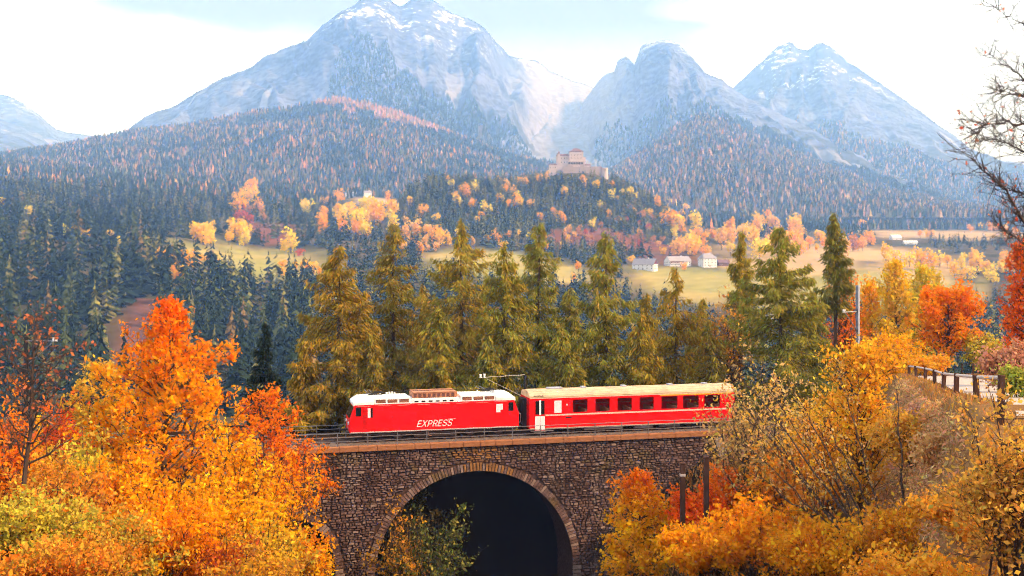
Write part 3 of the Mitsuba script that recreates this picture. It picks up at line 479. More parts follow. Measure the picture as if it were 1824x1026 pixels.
obj('battery_box', C_(rbox(4.6, 7.9, -1.2, -.6, 0.10, 0.34, .04)), 'steel', coach); obj('brake_tank', C_(rod((9.0, -.9, .2), (10.6, -.9, .2), .18, 14)), 'grey_paint', coach); obj('brake_tank', C_(rod((11.2, -.9, .2), (13.0, -.9, .2), .15, 14)), 'steel', coach)
# ---------------------------------------------------------------- overhead line
def mast(name_lab, p, h, arm_dir, arm_len, arm_h, paint='grey_paint', k=1.0):
    p = np.array(p, float); m = thing('catenary_mast', name_lab, 'mast'); a = np.array(arm_dir, float); a = a / np.linalg.norm(a); b = np.array([-a[1], a[0], 0])
    M = np.eye(4); M[:3, 0], M[:3, 1], M[:3, 3] = a, b, p
    pole = cat(box(-.13 * k, .13 * k, -.14, -.12, 0, h), box(-.13 * k, .13 * k, .12, .14, 0, h), box(-.012, .012, -.12, .12, 0, h)); pole.apply_transform(M); obj('pole', pole, paint, m)
    for i in range(int(h / 1.1)):
        q = box(-.15 * k, .15 * k, -.16, .16, .8 + i * 1.1, .86 + i * 1.1); q.apply_transform(M); obj('band', q, paint, m)
    z1 = np.array([0, 0, 1.0]); tip = p + a * arm_len + z1 * arm_h
    obj('bracket', tubes([p + z1 * arm_h], [tip], .06 * k, .05 * k, 8), 'steel', m); obj('strut', tubes([p + z1 * (arm_h - 1.9)], [p + a * arm_len * .85 + z1 * (arm_h - .1)], .05 * k, .045 * k, 8), 'steel', m)
    for t in (0.88, 0.96):
        c = p + a * arm_len * t + z1 * (arm_h - .02)
        obj('insulator', cat(*[trimesh.creation.cylinder(radius=r, height=.05, sections=10, transform=trimesh.transformations.translation_matrix(c + z1 * (.03 + q * .06))) for q, r in enumerate((.11, .06, .11, .06, .11))]), 'porcelain', m)
    return tip
def gz(p): return float(ground(np.array([p[0]]), np.array([p[1]]))[0])
RM = at_row(1528, 508, 104.0); RMb = RM.copy(); RMb[2] = RAIL_Z - 1.6
mast('grey steel mast beside the curve at the right', RMb, RM[2] - RMb[2], [-0.80, -0.6, 0], 2.3, at_row(1528, 555, 104)[2] - RMb[2])
LMs = s_at(46, 2.9); lp = track_pt(LMs, 2.9, 0); lp[2] = gz(lp) - 0.5
mast('slim dark mast with a white bracket half hidden by the bare tree at the left', lp, (HOR - 600) / F0 * lp[1] - lp[2], TD - TN * 0.3, 2.4, (HOR - 612) / F0 * lp[1] - lp[2] + .2, 'black_metal', .6)
MMs = s_at(935, 2.6); mp = track_pt(MMs, 2.6, -2.2)
mast('slim mast behind the train with white insulators on its bracket', mp, (HOR - 668) / F0 * mp[1] - mp[2], -TN * 0.25 - TD, 4.3, (HOR - 672) / F0 * mp[1] - mp[2] + 0.2, 'black_metal', .4)
ow = thing('overhead_wire', 'thin dark contact wire hung above the track', 'wire')
ss = np.arange(-50, 80, 1.5)
obj('contact_wire', path_tube([track_pt(s, 0.1 * math.sin(s / 9), 5.15) for s in ss], 0.012, 5), 'black_metal', ow)
obj('support_wire', path_tube([track_pt(s, 0.0, 5.6 + 0.5 * (((s - 24) % 46) / 23 - 1) ** 2) for s in ss], 0.012, 5), 'black_metal', ow)
# ---------------------------------------------------------------- growing plants
def grow(rng, H, R, prof, nl, clear=0.12, up=0.5, curve=0.15, lean=(0, 0), trunk_r=0.14, nsec=7, sec_len=0.42):
    """trunk, limbs and twigs; returns wood segments and the twigs that carry leaves: (P0, P1, clump)"""
    K = 10; tt = np.linspace(0, 1, K); wob = np.cumsum(rng.normal(size=(K, 2)) * 0.010 * H, 0) * 0.7; wob -= wob[0]
    tr = np.stack([wob[:, 0] + lean[0] * tt * H, wob[:, 1] + lean[1] * tt * H, tt * H], 1)
    P0, P1, R0, R1 = [tr[:-1]], [tr[1:]], [trunk_r * (1 - tt[:-1]) ** 0.8 + .012], [trunk_r * (1 - tt[1:]) ** 0.8 + .012]
    A, B, Cl = [], [], []
    for i in range(nl):
        t = clear + (0.985 - clear) * ((i + rng.random()) / nl); b = np.array([np.interp(t, tt, tr[:, j]) for j in range(3)])
        L = max(R * prof(t) * rng.uniform(0.72, 1.12), 0.25); az = i * 2.39996 + rng.normal() * 0.35; el = (up(t) if callable(up) else up) + rng.normal() * 0.14
        d = np.array([math.cos(az) * math.cos(el), math.sin(az) * math.cos(el), math.sin(el)]); q = np.linspace(0, 1, 5)[:, None]
        lim = b + d * L * q + np.array([0, 0, curve * L]) * q ** 2 + np.vstack([np.zeros(3), rng.normal(size=(4, 3)) * 0.05 * L])
        r = trunk_r * (1 - t) ** 0.8 * 0.45 * min(1, L / 1.5) + 0.012; rr = r * np.linspace(1, 0.3, 5)
        P0.append(lim[:-1]); P1.append(lim[1:]); R0.append(rr[:-1]); R1.append(rr[1:])
        m = nsec; s = rng.uniform(0.22, 1.0, m); sb = np.stack([np.interp(s, q[:, 0], lim[:, j]) for j in range(3)], 1)
        sl = np.maximum(L * sec_len * rng.uniform(0.55, 1.15, m) * (1.15 - 0.55 * s), 0.2)[:, None]; sd = unit(d * 0.8 + rng.normal(size=(m, 3)) * 0.62 + [0, 0, 0.15]); se = sb + sd * sl
        P0.append(sb); P1.append(se); R0.append(np.full(m, r * 0.34 + .004)); R1.append(np.full(m, 0.004))
        A.append(sb); B.append(se); Cl.append(np.full(m, i * 40) + np.arange(m))
        n3 = 2; w = rng.uniform(0.3, 1, (m, n3, 1)); tb = (sb[:, None] + (se - sb)[:, None] * w).reshape(-1, 3); te = tb + unit(np.repeat(sd, n3, 0) + rng.normal(size=(m * n3, 3)) * 0.8) * np.repeat(sl, n3, 0) * rng.uniform(0.3, 0.65, (m * n3, 1))
        P0.append(tb); P1.append(te); R0.append(np.full(m * n3, .006)); R1.append(np.full(m * n3, .003))
        A.append(tb); B.append(te); Cl.append(np.repeat(i * 40 + np.arange(m), n3)); A.append(lim[2:-1]); B.append(lim[3:]); Cl.append(np.full(2, i * 40 + 39))
    return tuple(map(np.concatenate, (P0, P1, R0, R1))), (np.concatenate(A), np.concatenate(B), np.concatenate(Cl))
def grow_shrub(rng, H, R, nstem, spread=1.0, nsec=9):
    P0, P1, R0, R1, A, B, Cl = [], [], [], [], [], [], []
    for i in range(nstem):
        az = i * 2.39996 + rng.normal() * .4; e = math.sqrt((i + .5) / nstem) * spread * rng.uniform(.8, 1.1); top = np.array([math.cos(az) * R * e, math.sin(az) * R * e, H * math.sqrt(max(0.12, 1 - (0.85 * min(e, 1.0)) ** 2)) * rng.uniform(.78, 1.05)])
        q = np.linspace(0, 1, 6)[:, None]; st = np.array([math.cos(az), math.sin(az), 0]) * rng.uniform(0, .25) * R * .4 + top * np.array([1, 1, 1]) * q + np.array([0, 0, H * .18]) * (q - q ** 2) * 2 + np.vstack([np.zeros(3), rng.normal(size=(5, 3)) * 0.03 * H])
        r = 0.012 + 0.008 * H * rng.uniform(.5, 1); rr = r * np.linspace(1, .25, 6); P0.append(st[:-1]); P1.append(st[1:]); R0.append(rr[:-1]); R1.append(rr[1:])
        m = nsec; s = rng.uniform(.25, 1, m); sb = np.stack([np.interp(s, q[:, 0], st[:, j]) for j in range(3)], 1); d = unit(top); sl = (H * .25 * rng.uniform(.5, 1.2, m) * (1.2 - .6 * s))[:, None]
        sd = unit(d * .7 + rng.normal(size=(m, 3)) * .7 + [0, 0, .2]); se = sb + sd * sl; P0.append(sb); P1.append(se); R0.append(np.full(m, r * .4)); R1.append(np.full(m, .004)); A.append(sb); B.append(se); Cl.append(i * 40 + np.arange(m))
        n3 = 2; w = rng.uniform(.3, 1, (m, n3, 1)); tb = (sb[:, None] + (se - sb)[:, None] * w).reshape(-1, 3); te = tb + unit(np.repeat(sd, n3, 0) + rng.normal(size=(m * n3, 3)) * .8) * np.repeat(sl, n3, 0) * rng.uniform(.3, .65, (m * n3, 1))
        P0.append(tb); P1.append(te); R0.append(np.full(m * n3, .006)); R1.append(np.full(m * n3, .003)); A.append(tb); B.append(te); Cl.append(np.repeat(i * 40 + np.arange(m), n3)); A.append(st[3:-1]); B.append(st[4:]); Cl.append(np.full(2, i * 40 + 39))
    return tuple(map(np.concatenate, (P0, P1, R0, R1))), (np.concatenate(A), np.concatenate(B), np.concatenate(Cl))
def leafage(rng, tw, n, size, pal, H, scatter=0.16, aspect=0.55, top=None, odd=None, odd_p=0.0):
    A, B, Cl = tw; L = np.linalg.norm(B - A, axis=1) + .08; hole = rng.random(int(Cl.max()) + 41); L = L * np.clip(0.25 + 1.5 * hole[Cl], 0.2, 1.6)
    k = rng.choice(len(A), n, p=L / L.sum()); C = A[k] + (B - A)[k] * rng.random((n, 1)) ** 0.8 + rng.normal(size=(n, 3)) * scatter
    hue = rng.random(int(Cl.max()) + 41)[Cl[k]][:, None]; hue = np.clip(hue + rng.normal(size=(n, 1)) * .22, 0, 1); c = lin(pal[0]) * (1 - hue) + lin(pal[1]) * hue
    if top is not None: w = np.clip((C[:, 2:] / H - top[1]) / (1.0 - top[1]) + rng.normal(size=(n, 1)) * .18, 0, 1); c = c * (1 - w) + lin(top[0]) * w
    if odd is not None: w = (rng.random(n) < odd_p)[:, None]; c = np.where(w, lin(odd), c)
    return cards(rng, C, size * np.clip(rng.lognormal(-.08, .36, n), .4, 2.0), jit(rng, c, n, .18), aspect)
OR_, YO, YG, RD, OL, RU, TN_ = ((.93, .29, .008), (.96, .42, .010)), ((.95, .50, .012), (.93, .37, .01)), ((.50, .42, .05), (.66, .46, .05)), ((.76, .085, .012), (.82, .19, .015)), ((.26, .23, .05), (.42, .32, .06)), ((.48, .17, .03), (.72, .33, .04)), ((.50, .30, .11), (.68, .45, .16))
RO = ((.80, .15, .010), (.88, .27, .012)); GR = ((.055, .075, .02), (.14, .15, .035)); PK = ((.50, .22, .13), (.62, .30, .16)); BR = ((.34, .18, .07), (.58, .32, .09))
PRD = (.80, .12, .01)
def plant(name, label, category, px, d, top, width, pal, seed, n, size=.11, shrub=False, profile=None, nl=46, topc=None, group=None, base=None, clear=.12, up=.5, wood='bark', odd=None, odd_p=0., trunk=.14, scatter=.16, spread=1.0, lean=(0, 0), curve=.15, nstem=14):
    rng = np.random.default_rng(1000 + seed); b = G(px, d); b[2] -= .15
    if base is not None: b[2] = base
    H = (HOR - top) / F0 * d - b[2]; R = width / 2 / F0 * d
    wood_, tw = grow_shrub(rng, H, R, nstem, spread) if shrub else grow(rng, H, R, profile or (lambda t: (1 - t) ** .75 + .05), nl, clear, up, curve, lean, trunk)
    th = thing(name, label, category, group); m = tubes(*wood_[:2], *wood_[2:], sides=3 if shrub else 4); m.apply_translation(b)
    obj('stems' if shrub else 'trunk', m, wood, th)
    lf, col = leafage(rng, tw, int(n * .78), size * 1.09, pal, H, scatter, top=topc, odd=odd, odd_p=odd_p); lf.apply_translation(b); obj('foliage' if shrub else 'crown', lf, 'leaf', th, color=col)
    return th
cone = lambda t: np.clip((1 - t) * 1.15, 0, 1) ** .8 + .04
oval = lambda t: math.sqrt(max(.02, 1 - (2 * t - 1.05) ** 2)) * .95 + .05
# left foreground
plant('autumn_tree', 'large fiery orange tree with dark trunk and red top in the left foreground', 'tree', 302, 58, 541, 340, OR_, 1, 26000, .105, profile=lambda t: np.interp(t, [0, .2, .42, .55, .68, .8, .9, 1], [.7, .95, 1.0, .86, .66, .42, .26, .06]), nl=84, topc=((.90, .17, .008), .72), clear=.16, up=lambda t: .12 + .9 * t, trunk=.19, curve=.2, scatter=.13)
plant('autumn_tree', 'small red and orange tree at the left end of the viaduct railing', 'tree', 470, 69, 708, 150, RO, 2, 6500, .10, profile=oval, nl=36, up=.6, clear=.3, trunk=.1)
plant('shrub', 'golden yellow bush right of the large orange tree', 'bush', 420, 57, 775, 215, YO, 3, 11500, .10, shrub=True, nstem=26)
plant('shrub', 'bright yellow bush before the small left arch of the viaduct', 'bush', 545, 66, 945, 84, YO, 4, 4600, .10, shrub=True, nstem=16, topc=((.86, .22, .01), .75))
plant('autumn_tree', 'sparse red leaved tree spilling over the left end of the stone wall', 'tree', 535, 72, 790, 150, RO, 5, 2400, .10, profile=oval, nl=30, clear=.55, up=.3, trunk=.09)
plant('bare_tree', 'thin nearly bare tree with a few red leaves at the left edge', 'tree', 24, 45, 560, 230, ((.34, .09, .035), (.54, .15, .05)), 6, 620, .085, profile=lambda t: np.interp(t, [0, .4, .7, 1], [.2, .7, .95, .3]), nl=40, clear=.42, up=.7, lean=(.08, 0), trunk=.13)
plant('shrub', 'crimson red bush on the left slope below the forest', 'bush', 115, 66, 702, 115, RD, 7, 6000, .10, shrub=True, nstem=16)
plant('autumn_tree', 'slim yellow tree between the crimson bush and the large orange tree', 'tree', 185, 63, 655, 130, ((.80, .42, .03), (.62, .40, .05)), 8, 6500, .10, profile=oval, nl=34, clear=.2)
plant('shrub', 'pale green yellow bush below the slim yellow tree', 'bush', 150, 54, 760, 130, YG, 9, 6500, .095, shrub=True, nstem=18)
plant('shrub', 'yellow bush at the foot of the thin bare tree', 'bush', 62, 58, 770, 110, YO, 10, 5000, .10, shrub=True, nstem=16)
plant('shrub', 'large greenish yellow bush in the bottom left corner', 'bush', 40, 38, 868, 280, YG, 11, 13000, .075, shrub=True, nstem=26, odd=(.70, .22, .02), odd_p=.08)
plant('shrub', 'mixed orange and green bush right of the corner bush', 'bush', 185, 40, 905, 220, ((.80, .27, .02), (.46, .38, .05)), 12, 11000, .075, shrub=True, nstem=24)
plant('shrub', 'deep orange bush below the large orange tree', 'bush', 285, 46, 868, 230, OR_, 13, 11000, .085, shrub=True, nstem=24)
plant('shrub', 'dark red and brown bush at the bottom under the golden bush', 'bush', 385, 47, 945, 190, ((.42, .06, .02), (.80, .30, .02)), 14, 6500, .085, shrub=True, nstem=20)
plant('shrub', 'rusty orange bush between the crimson bush and the corner bush', 'bush', 95, 49, 815, 210, ((.60, .24, .04), (.80, .36, .03)), 15, 9500, .085, shrub=True, nstem=24)
plant('shrub', 'orange bush left of the large orange tree', 'bush', 215, 52, 805, 180, OR_, 16, 9000, .09, shrub=True, nstem=20)
plant('shrub', 'red orange bush at the left edge behind the bare tree', 'bush', 8, 52, 720, 130, RO, 17, 6000, .09, shrub=True, nstem=18)
plant('shrub', 'olive yellow bush beside the small left arch', 'bush', 478, 52, 925, 150, ((.52, .38, .04), (.84, .42, .02)), 18, 7500, .085, shrub=True, nstem=20)
plant('shrub', 'amber bush directly behind the dark red bush', 'bush', 350, 53, 845, 210, YO, 19, 10000, .09, shrub=True, nstem=22)
plant('shrub', 'orange bush below the railing at the left end of the viaduct', 'bush', 505, 66, 815, 110, OR_, 38, 5000, .10, shrub=True, nstem=18)
plant('shrub', 'low orange bush along the bottom edge at the left', 'bush', 105, 34, 965, 260, ((.78, .22, .02), (.60, .36, .04)), 39, 9000, .07, shrub=True, nstem=22)
plant('shrub', 'brown orange bush along the bottom edge left of the viaduct', 'bush', 470, 42, 985, 180, ((.46, .2, .03), (.80, .40, .02)), 46, 7000, .075, shrub=True, nstem=20)
# under the arch
plant('shrub', 'dark green bush growing under the tall arch', 'bush', 770, 80, 905, 140, GR, 20, 7500, .11, shrub=True, nstem=20, odd=(.40, .33, .07), odd_p=.18)
plant('shrub', 'small orange bush inside the left foot of the tall arch', 'bush', 712, 80, 905, 80, ((.50, .22, .03), (.80, .38, .03)), 21, 3400, .10, shrub=True, nstem=14)
plant('shrub', 'dull olive bush beneath the left haunch of the arch', 'bush', 720, 88, 850, 95, ((.12, .09, .03), (.22, .15, .04)), 22, 4000, .11, shrub=True, nstem=16)
# right foreground
plant('autumn_tree', 'bright amber tree with red tip before the right pier of the viaduct', 'tree', 1140, 62, 846, 160, YO, 23, 13500, .095, profile=lambda t: np.interp(t, [0, .5, .75, .9, 1], [1, 1, .66, .36, .06]), nl=50, topc=((.84, .18, .01), .78), clear=.05, trunk=.1)
plant('shrub', 'vivid red bush beside the amber tree at the viaduct', 'bush', 1243, 60, 872, 120, RD, 24, 6500, .095, shrub=True, nstem=18)
plant('shrub', 'red orange bush behind the two dark posts', 'bush', 1300, 63, 832, 110, RO, 25, 5200, .10, shrub=True, nstem=16)
plant('shrub', 'yellow bush at the bottom below the vivid red bush', 'bush', 1250, 50, 940, 180, ((.94, .45, .012), (.90, .31, .01)), 26, 9500, .085, shrub=True, nstem=22)
plant('shrub', 'dusty tan bush with bare twigs hiding the end of the coach', 'bush', 1355, 60, 655, 190, TN_, 27, 6500, .085, shrub=True, nstem=26, odd=(.80, .45, .06), odd_p=.22)
plant('shrub', 'brown twiggy bush below the end of the coach', 'bush', 1335, 64, 760, 120, BR, 28, 3400, .085, shrub=True, nstem=24)
plant('autumn_tree', 'orange yellow tree with many upright stems left of the roadside fence', 'tree', 1535, 51, 640, 200, ((.90, .50, .03), (.86, .36, .025)), 29, 9000, .085, profile=lambda t: np.interp(t, [0, .3, .7, 1], [.6, .9, 1, .35]), nl=56, clear=.1, up=.95, trunk=.09)
plant('shrub', 'tall amber bush on the slope below the roadside fence', 'bush', 1630, 47, 735, 160, ((.80, .40, .04), (.62, .33, .05)), 30, 7500, .08, shrub=True, nstem=24)
plant('shrub', 'rust orange bush right of the dusty tan bush', 'bush', 1465, 55, 690, 150, ((.82, .34, .03), (.86, .50, .06)), 31, 6000, .09, shrub=True, nstem=22)
plant('shrub', 'rusty brown bush beneath the long arching branches', 'bush', 1415, 52, 800, 200, ((.66, .20, .02), (.86, .38, .02)), 32, 8000, .085, shrub=True, nstem=24)
plant('shrub', 'golden bush at the bottom right of the yellow bush', 'bush', 1340, 46, 905, 230, ((.93, .42, .015), (.86, .27, .015)), 33, 10500, .08, shrub=True, nstem=24)
plant('shrub', 'orange bush at the bottom below the arching branches', 'bush', 1480, 41, 925, 240, ((.92, .46, .02), (.86, .30, .015)), 34, 10500, .075, shrub=True, nstem=24)
plant('shrub', 'reddish brown bush at the bottom below the amber bush', 'bush', 1610, 37, 905, 220, ((.66, .24, .03), (.88, .42, .02)), 35, 9500, .07, shrub=True, nstem=24)
plant('shrub', 'tan green bush at the right edge below the fence', 'bush', 1808, 27, 712, 200, ((.66, .34, .06), (.76, .42, .06)), 36, 10500, .06, shrub=True, nstem=28, odd=(.70, .30, .05), odd_p=.12)
plant('shrub', 'dry olive bush in the bottom right corner', 'bush', 1745, 31, 880, 250, ((.60, .28, .04), (.82, .38, .03)), 37, 11500, .065, shrub=True, nstem=26)
plant('shrub', 'low orange bush along the bottom edge at the right', 'bush', 1650, 28, 985, 300, ((.88, .32, .02), (.78, .42, .04)), 47, 9500, .06, shrub=True, nstem=24)
plant('shrub', 'straw coloured scrub on the bank just below the fence posts', 'bush', 1700, 42, 765, 125, ((.62, .33, .10), (.66, .34, .16)), 54, 5200, .06, shrub=True, nstem=26)
plant('shrub', 'pale pinkish scrub on the bank left of the straw coloured one', 'bush', 1655, 50, 745, 100, ((.50, .27, .17), (.62, .38, .24)), 55, 5200, .065, shrub=True, nstem=26)
plant('shrub', 'orange tan scrub lowest on the bank under the fence', 'bush', 1690, 37, 850, 130, ((.56, .27, .08), (.66, .40, .16)), 56, 6500, .06, shrub=True, nstem=26)
# across the road and along the curve
plant('autumn_tree', 'tall golden tree right of the grey mast', 'tree', 1590, 121, 468, 105, ((.92, .52, .02), (.70, .46, .05)), 40, 9000, .15, profile=lambda t: np.interp(t, [0, .4, .75, 1], [.7, 1, .75, .12]), nl=60, clear=.12, up=.9, scatter=.25)
plant('autumn_tree', 'second golden tree with a green flank beside the tall golden one', 'tree', 1640, 126, 490, 95, ((.84, .52, .03), (.52, .46, .06)), 41, 7000, .15, profile=oval, nl=46, up=.9, scatter=.25)
plant('autumn_tree', 'slender yellow tree directly behind the grey mast', 'tree', 1548, 128, 505, 70, YO, 42, 5000, .15, profile=oval, nl=36, up=1.0, scatter=.25)
plant('autumn_tree', 'orange red tree with a straight dark trunk behind the roadside fence', 'tree', 1686, 92, 533, 150, ((.88, .20, .01), (.90, .34, .015)), 43, 10500, .12, profile=lambda t: np.interp(t, [0, .3, .6, 1], [.5, .95, 1, .35]), nl=52, clear=.22, up=.75, scatter=.18)
plant('autumn_tree', 'deep red tree at the right edge above the fence', 'tree', 1836, 60, 428, 118, ((.62, .09, .015), (.84, .20, .015)), 44, 9500, .09, profile=lambda t: np.interp(t, [0, .4, .7, 1], [.7, 1, .9, .4]), nl=48, clear=.15, up=.6)
plant('shrub', 'yellow thicket under the golden trees', 'bush', 1590, 108, 590, 130, YO, 45, 7000, .13, shrub=True, nstem=24)
plant('shrub', 'red orange thicket left of the grey mast', 'bush', 1500, 118, 480, 75, RO, 48, 4200, .13, shrub=True, nstem=18)
plant('shrub', 'pinkish brown thicket under the deep red tree', 'bush', 1800, 50, 615, 110, PK, 49, 5500, .08, shrub=True, nstem=24)
plant('shrub', 'small green bush behind the right end of the fence', 'bush', 1812, 42, 655, 60, ((.30, .34, .05), (.46, .42, .06)), 50, 2600, .06, shrub=True, nstem=14)
plant('shrub', 'yellow and green bush right of the orange red tree', 'bush', 1752, 90, 590, 70, YG, 51, 3600, .11, shrub=True, nstem=16)
plant('shrub', 'orange undergrowth at the foot of the orange red tree', 'bush', 1655, 88, 632, 90, ((.82, .32, .02), (.80, .46, .04)), 52, 3600, .10, shrub=True, nstem=16)
plant('shrub', 'small orange tree growing behind the coach between larches', 'bush', 1300, 106, 520, 60, ((.60, .25, .03), (.44, .27, .05)), 53, 3600, .13, shrub=True, nstem=16)
# long arching branches in the right foreground
rng = np.random.default_rng(77); ar = thing('arching_shrub', 'leafless shrub with long dark branches arching to the left', 'bush'); b0 = G(1575, 40.0); P0, P1, R0, R1, A, B, Cl = [], [], [], [], [], [], []
for i, (px, row, dd) in enumerate([(1292, 648, 44), (1330, 700, 45), (1355, 720, 43), (1385, 800, 44), (1360, 845, 43), (1420, 745, 44), (1450, 770, 43), (1320, 770, 44), (1480, 660, 45), (1300, 610, 45), (1560, 690, 44), (1405, 690, 43)]):
    e = at_row(px, row, dd); q = np.linspace(0, 1, 14)[:, None]; st = b0 + np.array([rng.normal() * .5, rng.normal() * .4, 0]) + (e - b0) * q + np.array([0, 0, 1.3]) * (q - q * q) * rng.uniform(.2, 1.0) + rng.normal(size=(14, 3)) * .035
    rr = (.058 * rng.uniform(.7, 1.2)) * np.linspace(1, .18, 14); P0.append(st[:-1]); P1.append(st[1:]); R0.append(rr[:-1]); R1.append(rr[1:])
    m = 26; s = rng.uniform(.3, 1, m); sb = np.stack([np.interp(s, q[:, 0], st[:, j]) for j in range(3)], 1); se = sb + unit(unit(e - b0) * .8 + rng.normal(size=(m, 3)) * .5 + [0, 0, .35]) * rng.uniform(.3, 1.3, (m, 1)); P0.append(sb); P1.append(se); R0.append(np.full(m, .013)); R1.append(np.full(m, .004)); A.append(sb); B.append(se); Cl.append(i * 40 + np.arange(m))
obj('branches', tubes(*map(np.concatenate, (P0, P1, R0, R1)), sides=5), 'bark', ar)
lf, col = leafage(rng, tuple(map(np.concatenate, (A, B, Cl))), 2000, .065, TN_, 5, .12, odd=(.80, .42, .04), odd_p=.3); obj('foliage', lf, 'leaf', ar, color=col)
# bare tree at the right edge
rng = np.random.default_rng(78); bt = thing('bare_tree', 'leafless tree reaching dark branches in from the right edge', 'tree'); P0, P1, R0, R1, A, B, Cl = [], [], [], [], [], [], []
troot = G(1985, 29.0); tk = np.array([troot, at_row(1968, 520, 29.2), at_row(1940, 330, 29.0), at_row(1915, 160, 29.3), at_row(1900, -60, 29.0)]); P0.append(tk[:-1]); P1.append(tk[1:]); R0.append(np.array([.2, .16, .13, .1])); R1.append(np.array([.16, .13, .1, .06]))
def bough(pts, r0, ntw, tl):
    pts = np.array([at_row(*p) for p in pts]); n = 22; t = np.linspace(0, 1, n); tp = np.linspace(0, 1, len(pts)); st = np.stack([PchipInterpolator(tp, pts[:, j])(t) for j in range(3)], 1) + rng.normal(size=(n, 3)) * .03; rr = r0 * .8 * np.linspace(1, .12, n)
    P0.append(st[:-1]); P1.append(st[1:]); R0.append(rr[:-1]); R1.append(rr[1:]); d = unit(st[-1] - st[0])
    s = rng.uniform(.2, 1, ntw); sb = np.stack([np.interp(s, t, st[:, j]) for j in range(3)], 1); l = tl * rng.uniform(.4, 1.2, (ntw, 1)); sd = unit(d * .9 + rng.normal(size=(ntw, 3)) * .65); q1 = sb + sd * l * .5; q2 = q1 + unit(sd + rng.normal(size=(ntw, 3)) * .35 + [0, 0, .15]) * l * .5
    for a, b, ra, rb_ in ((sb, q1, .012, .008), (q1, q2, .008, .004)): P0.append(a); P1.append(b); R0.append(np.full(ntw, ra)); R1.append(np.full(ntw, rb_))
    w = rng.uniform(.2, 1, (ntw, 4, 1)); tb = (q1[:, None] + (q2 - q1)[:, None] * w).reshape(-1, 3); te = tb + unit(np.repeat(sd, 4, 0) + rng.normal(size=(ntw * 4, 3)) * .7) * rng.uniform(.12, .4, (ntw * 4, 1)); P0.append(tb); P1.append(te); R0.append(np.full(ntw * 4, .006)); R1.append(np.full(ntw * 4, .003)); A.append(tb); B.append(te); Cl.append(np.arange(ntw * 4))
bough([(1968, 520, 29.2), (1860, 440, 29), (1822, 392, 28.6), (1795, 345, 28.2), (1752, 305, 28.0), (1728, 275, 27.8)], .07, 60, .8)
bough([(1950, 400, 29.1), (1860, 300, 29.6), (1815, 268, 30), (1768, 250, 30.3), (1735, 262, 30.5)], .05, 46, .7)
bough([(1935, 300, 29), (1860, 235, 28.5), (1810, 220, 28.2), (1765, 222, 28), (1722, 246, 27.8)], .05, 60, .75)
bough([(1925, 240, 29), (1860, 180, 29.4), (1815, 132, 29.6), (1785, 112, 29.8), (1768, 96, 30)], .04, 34, .6)
bough([(1905, 60, 29), (1860, 60, 29), (1824, 40, 28.8), (1795, 28, 28.6), (1773, 12, 28.5)], .03, 16, .5)
bough([(1925, 230, 29), (1860, 190, 28.2), (1805, 165, 28), (1760, 168, 27.8)], .035, 44, .6)
bough([(1955, 430, 29), (1880, 380, 29.8), (1820, 345, 30), (1775, 330, 30.2)], .04, 40, .6)
bough([(1965, 480, 29), (1880, 470, 28.5), (1820, 430, 28.2), (1780, 400, 28)], .04, 40, .6)
obj('trunk', tubes(*map(np.concatenate, (P0, P1, R0, R1)), sides=5), 'bark', bt)
lf, col = leafage(rng, tuple(map(np.concatenate, (A, B, Cl))), 190, .045, ((.60, .08, .03), (.80, .22, .06)), 5, .05); obj('foliage', lf, 'leaf', bt, color=col)
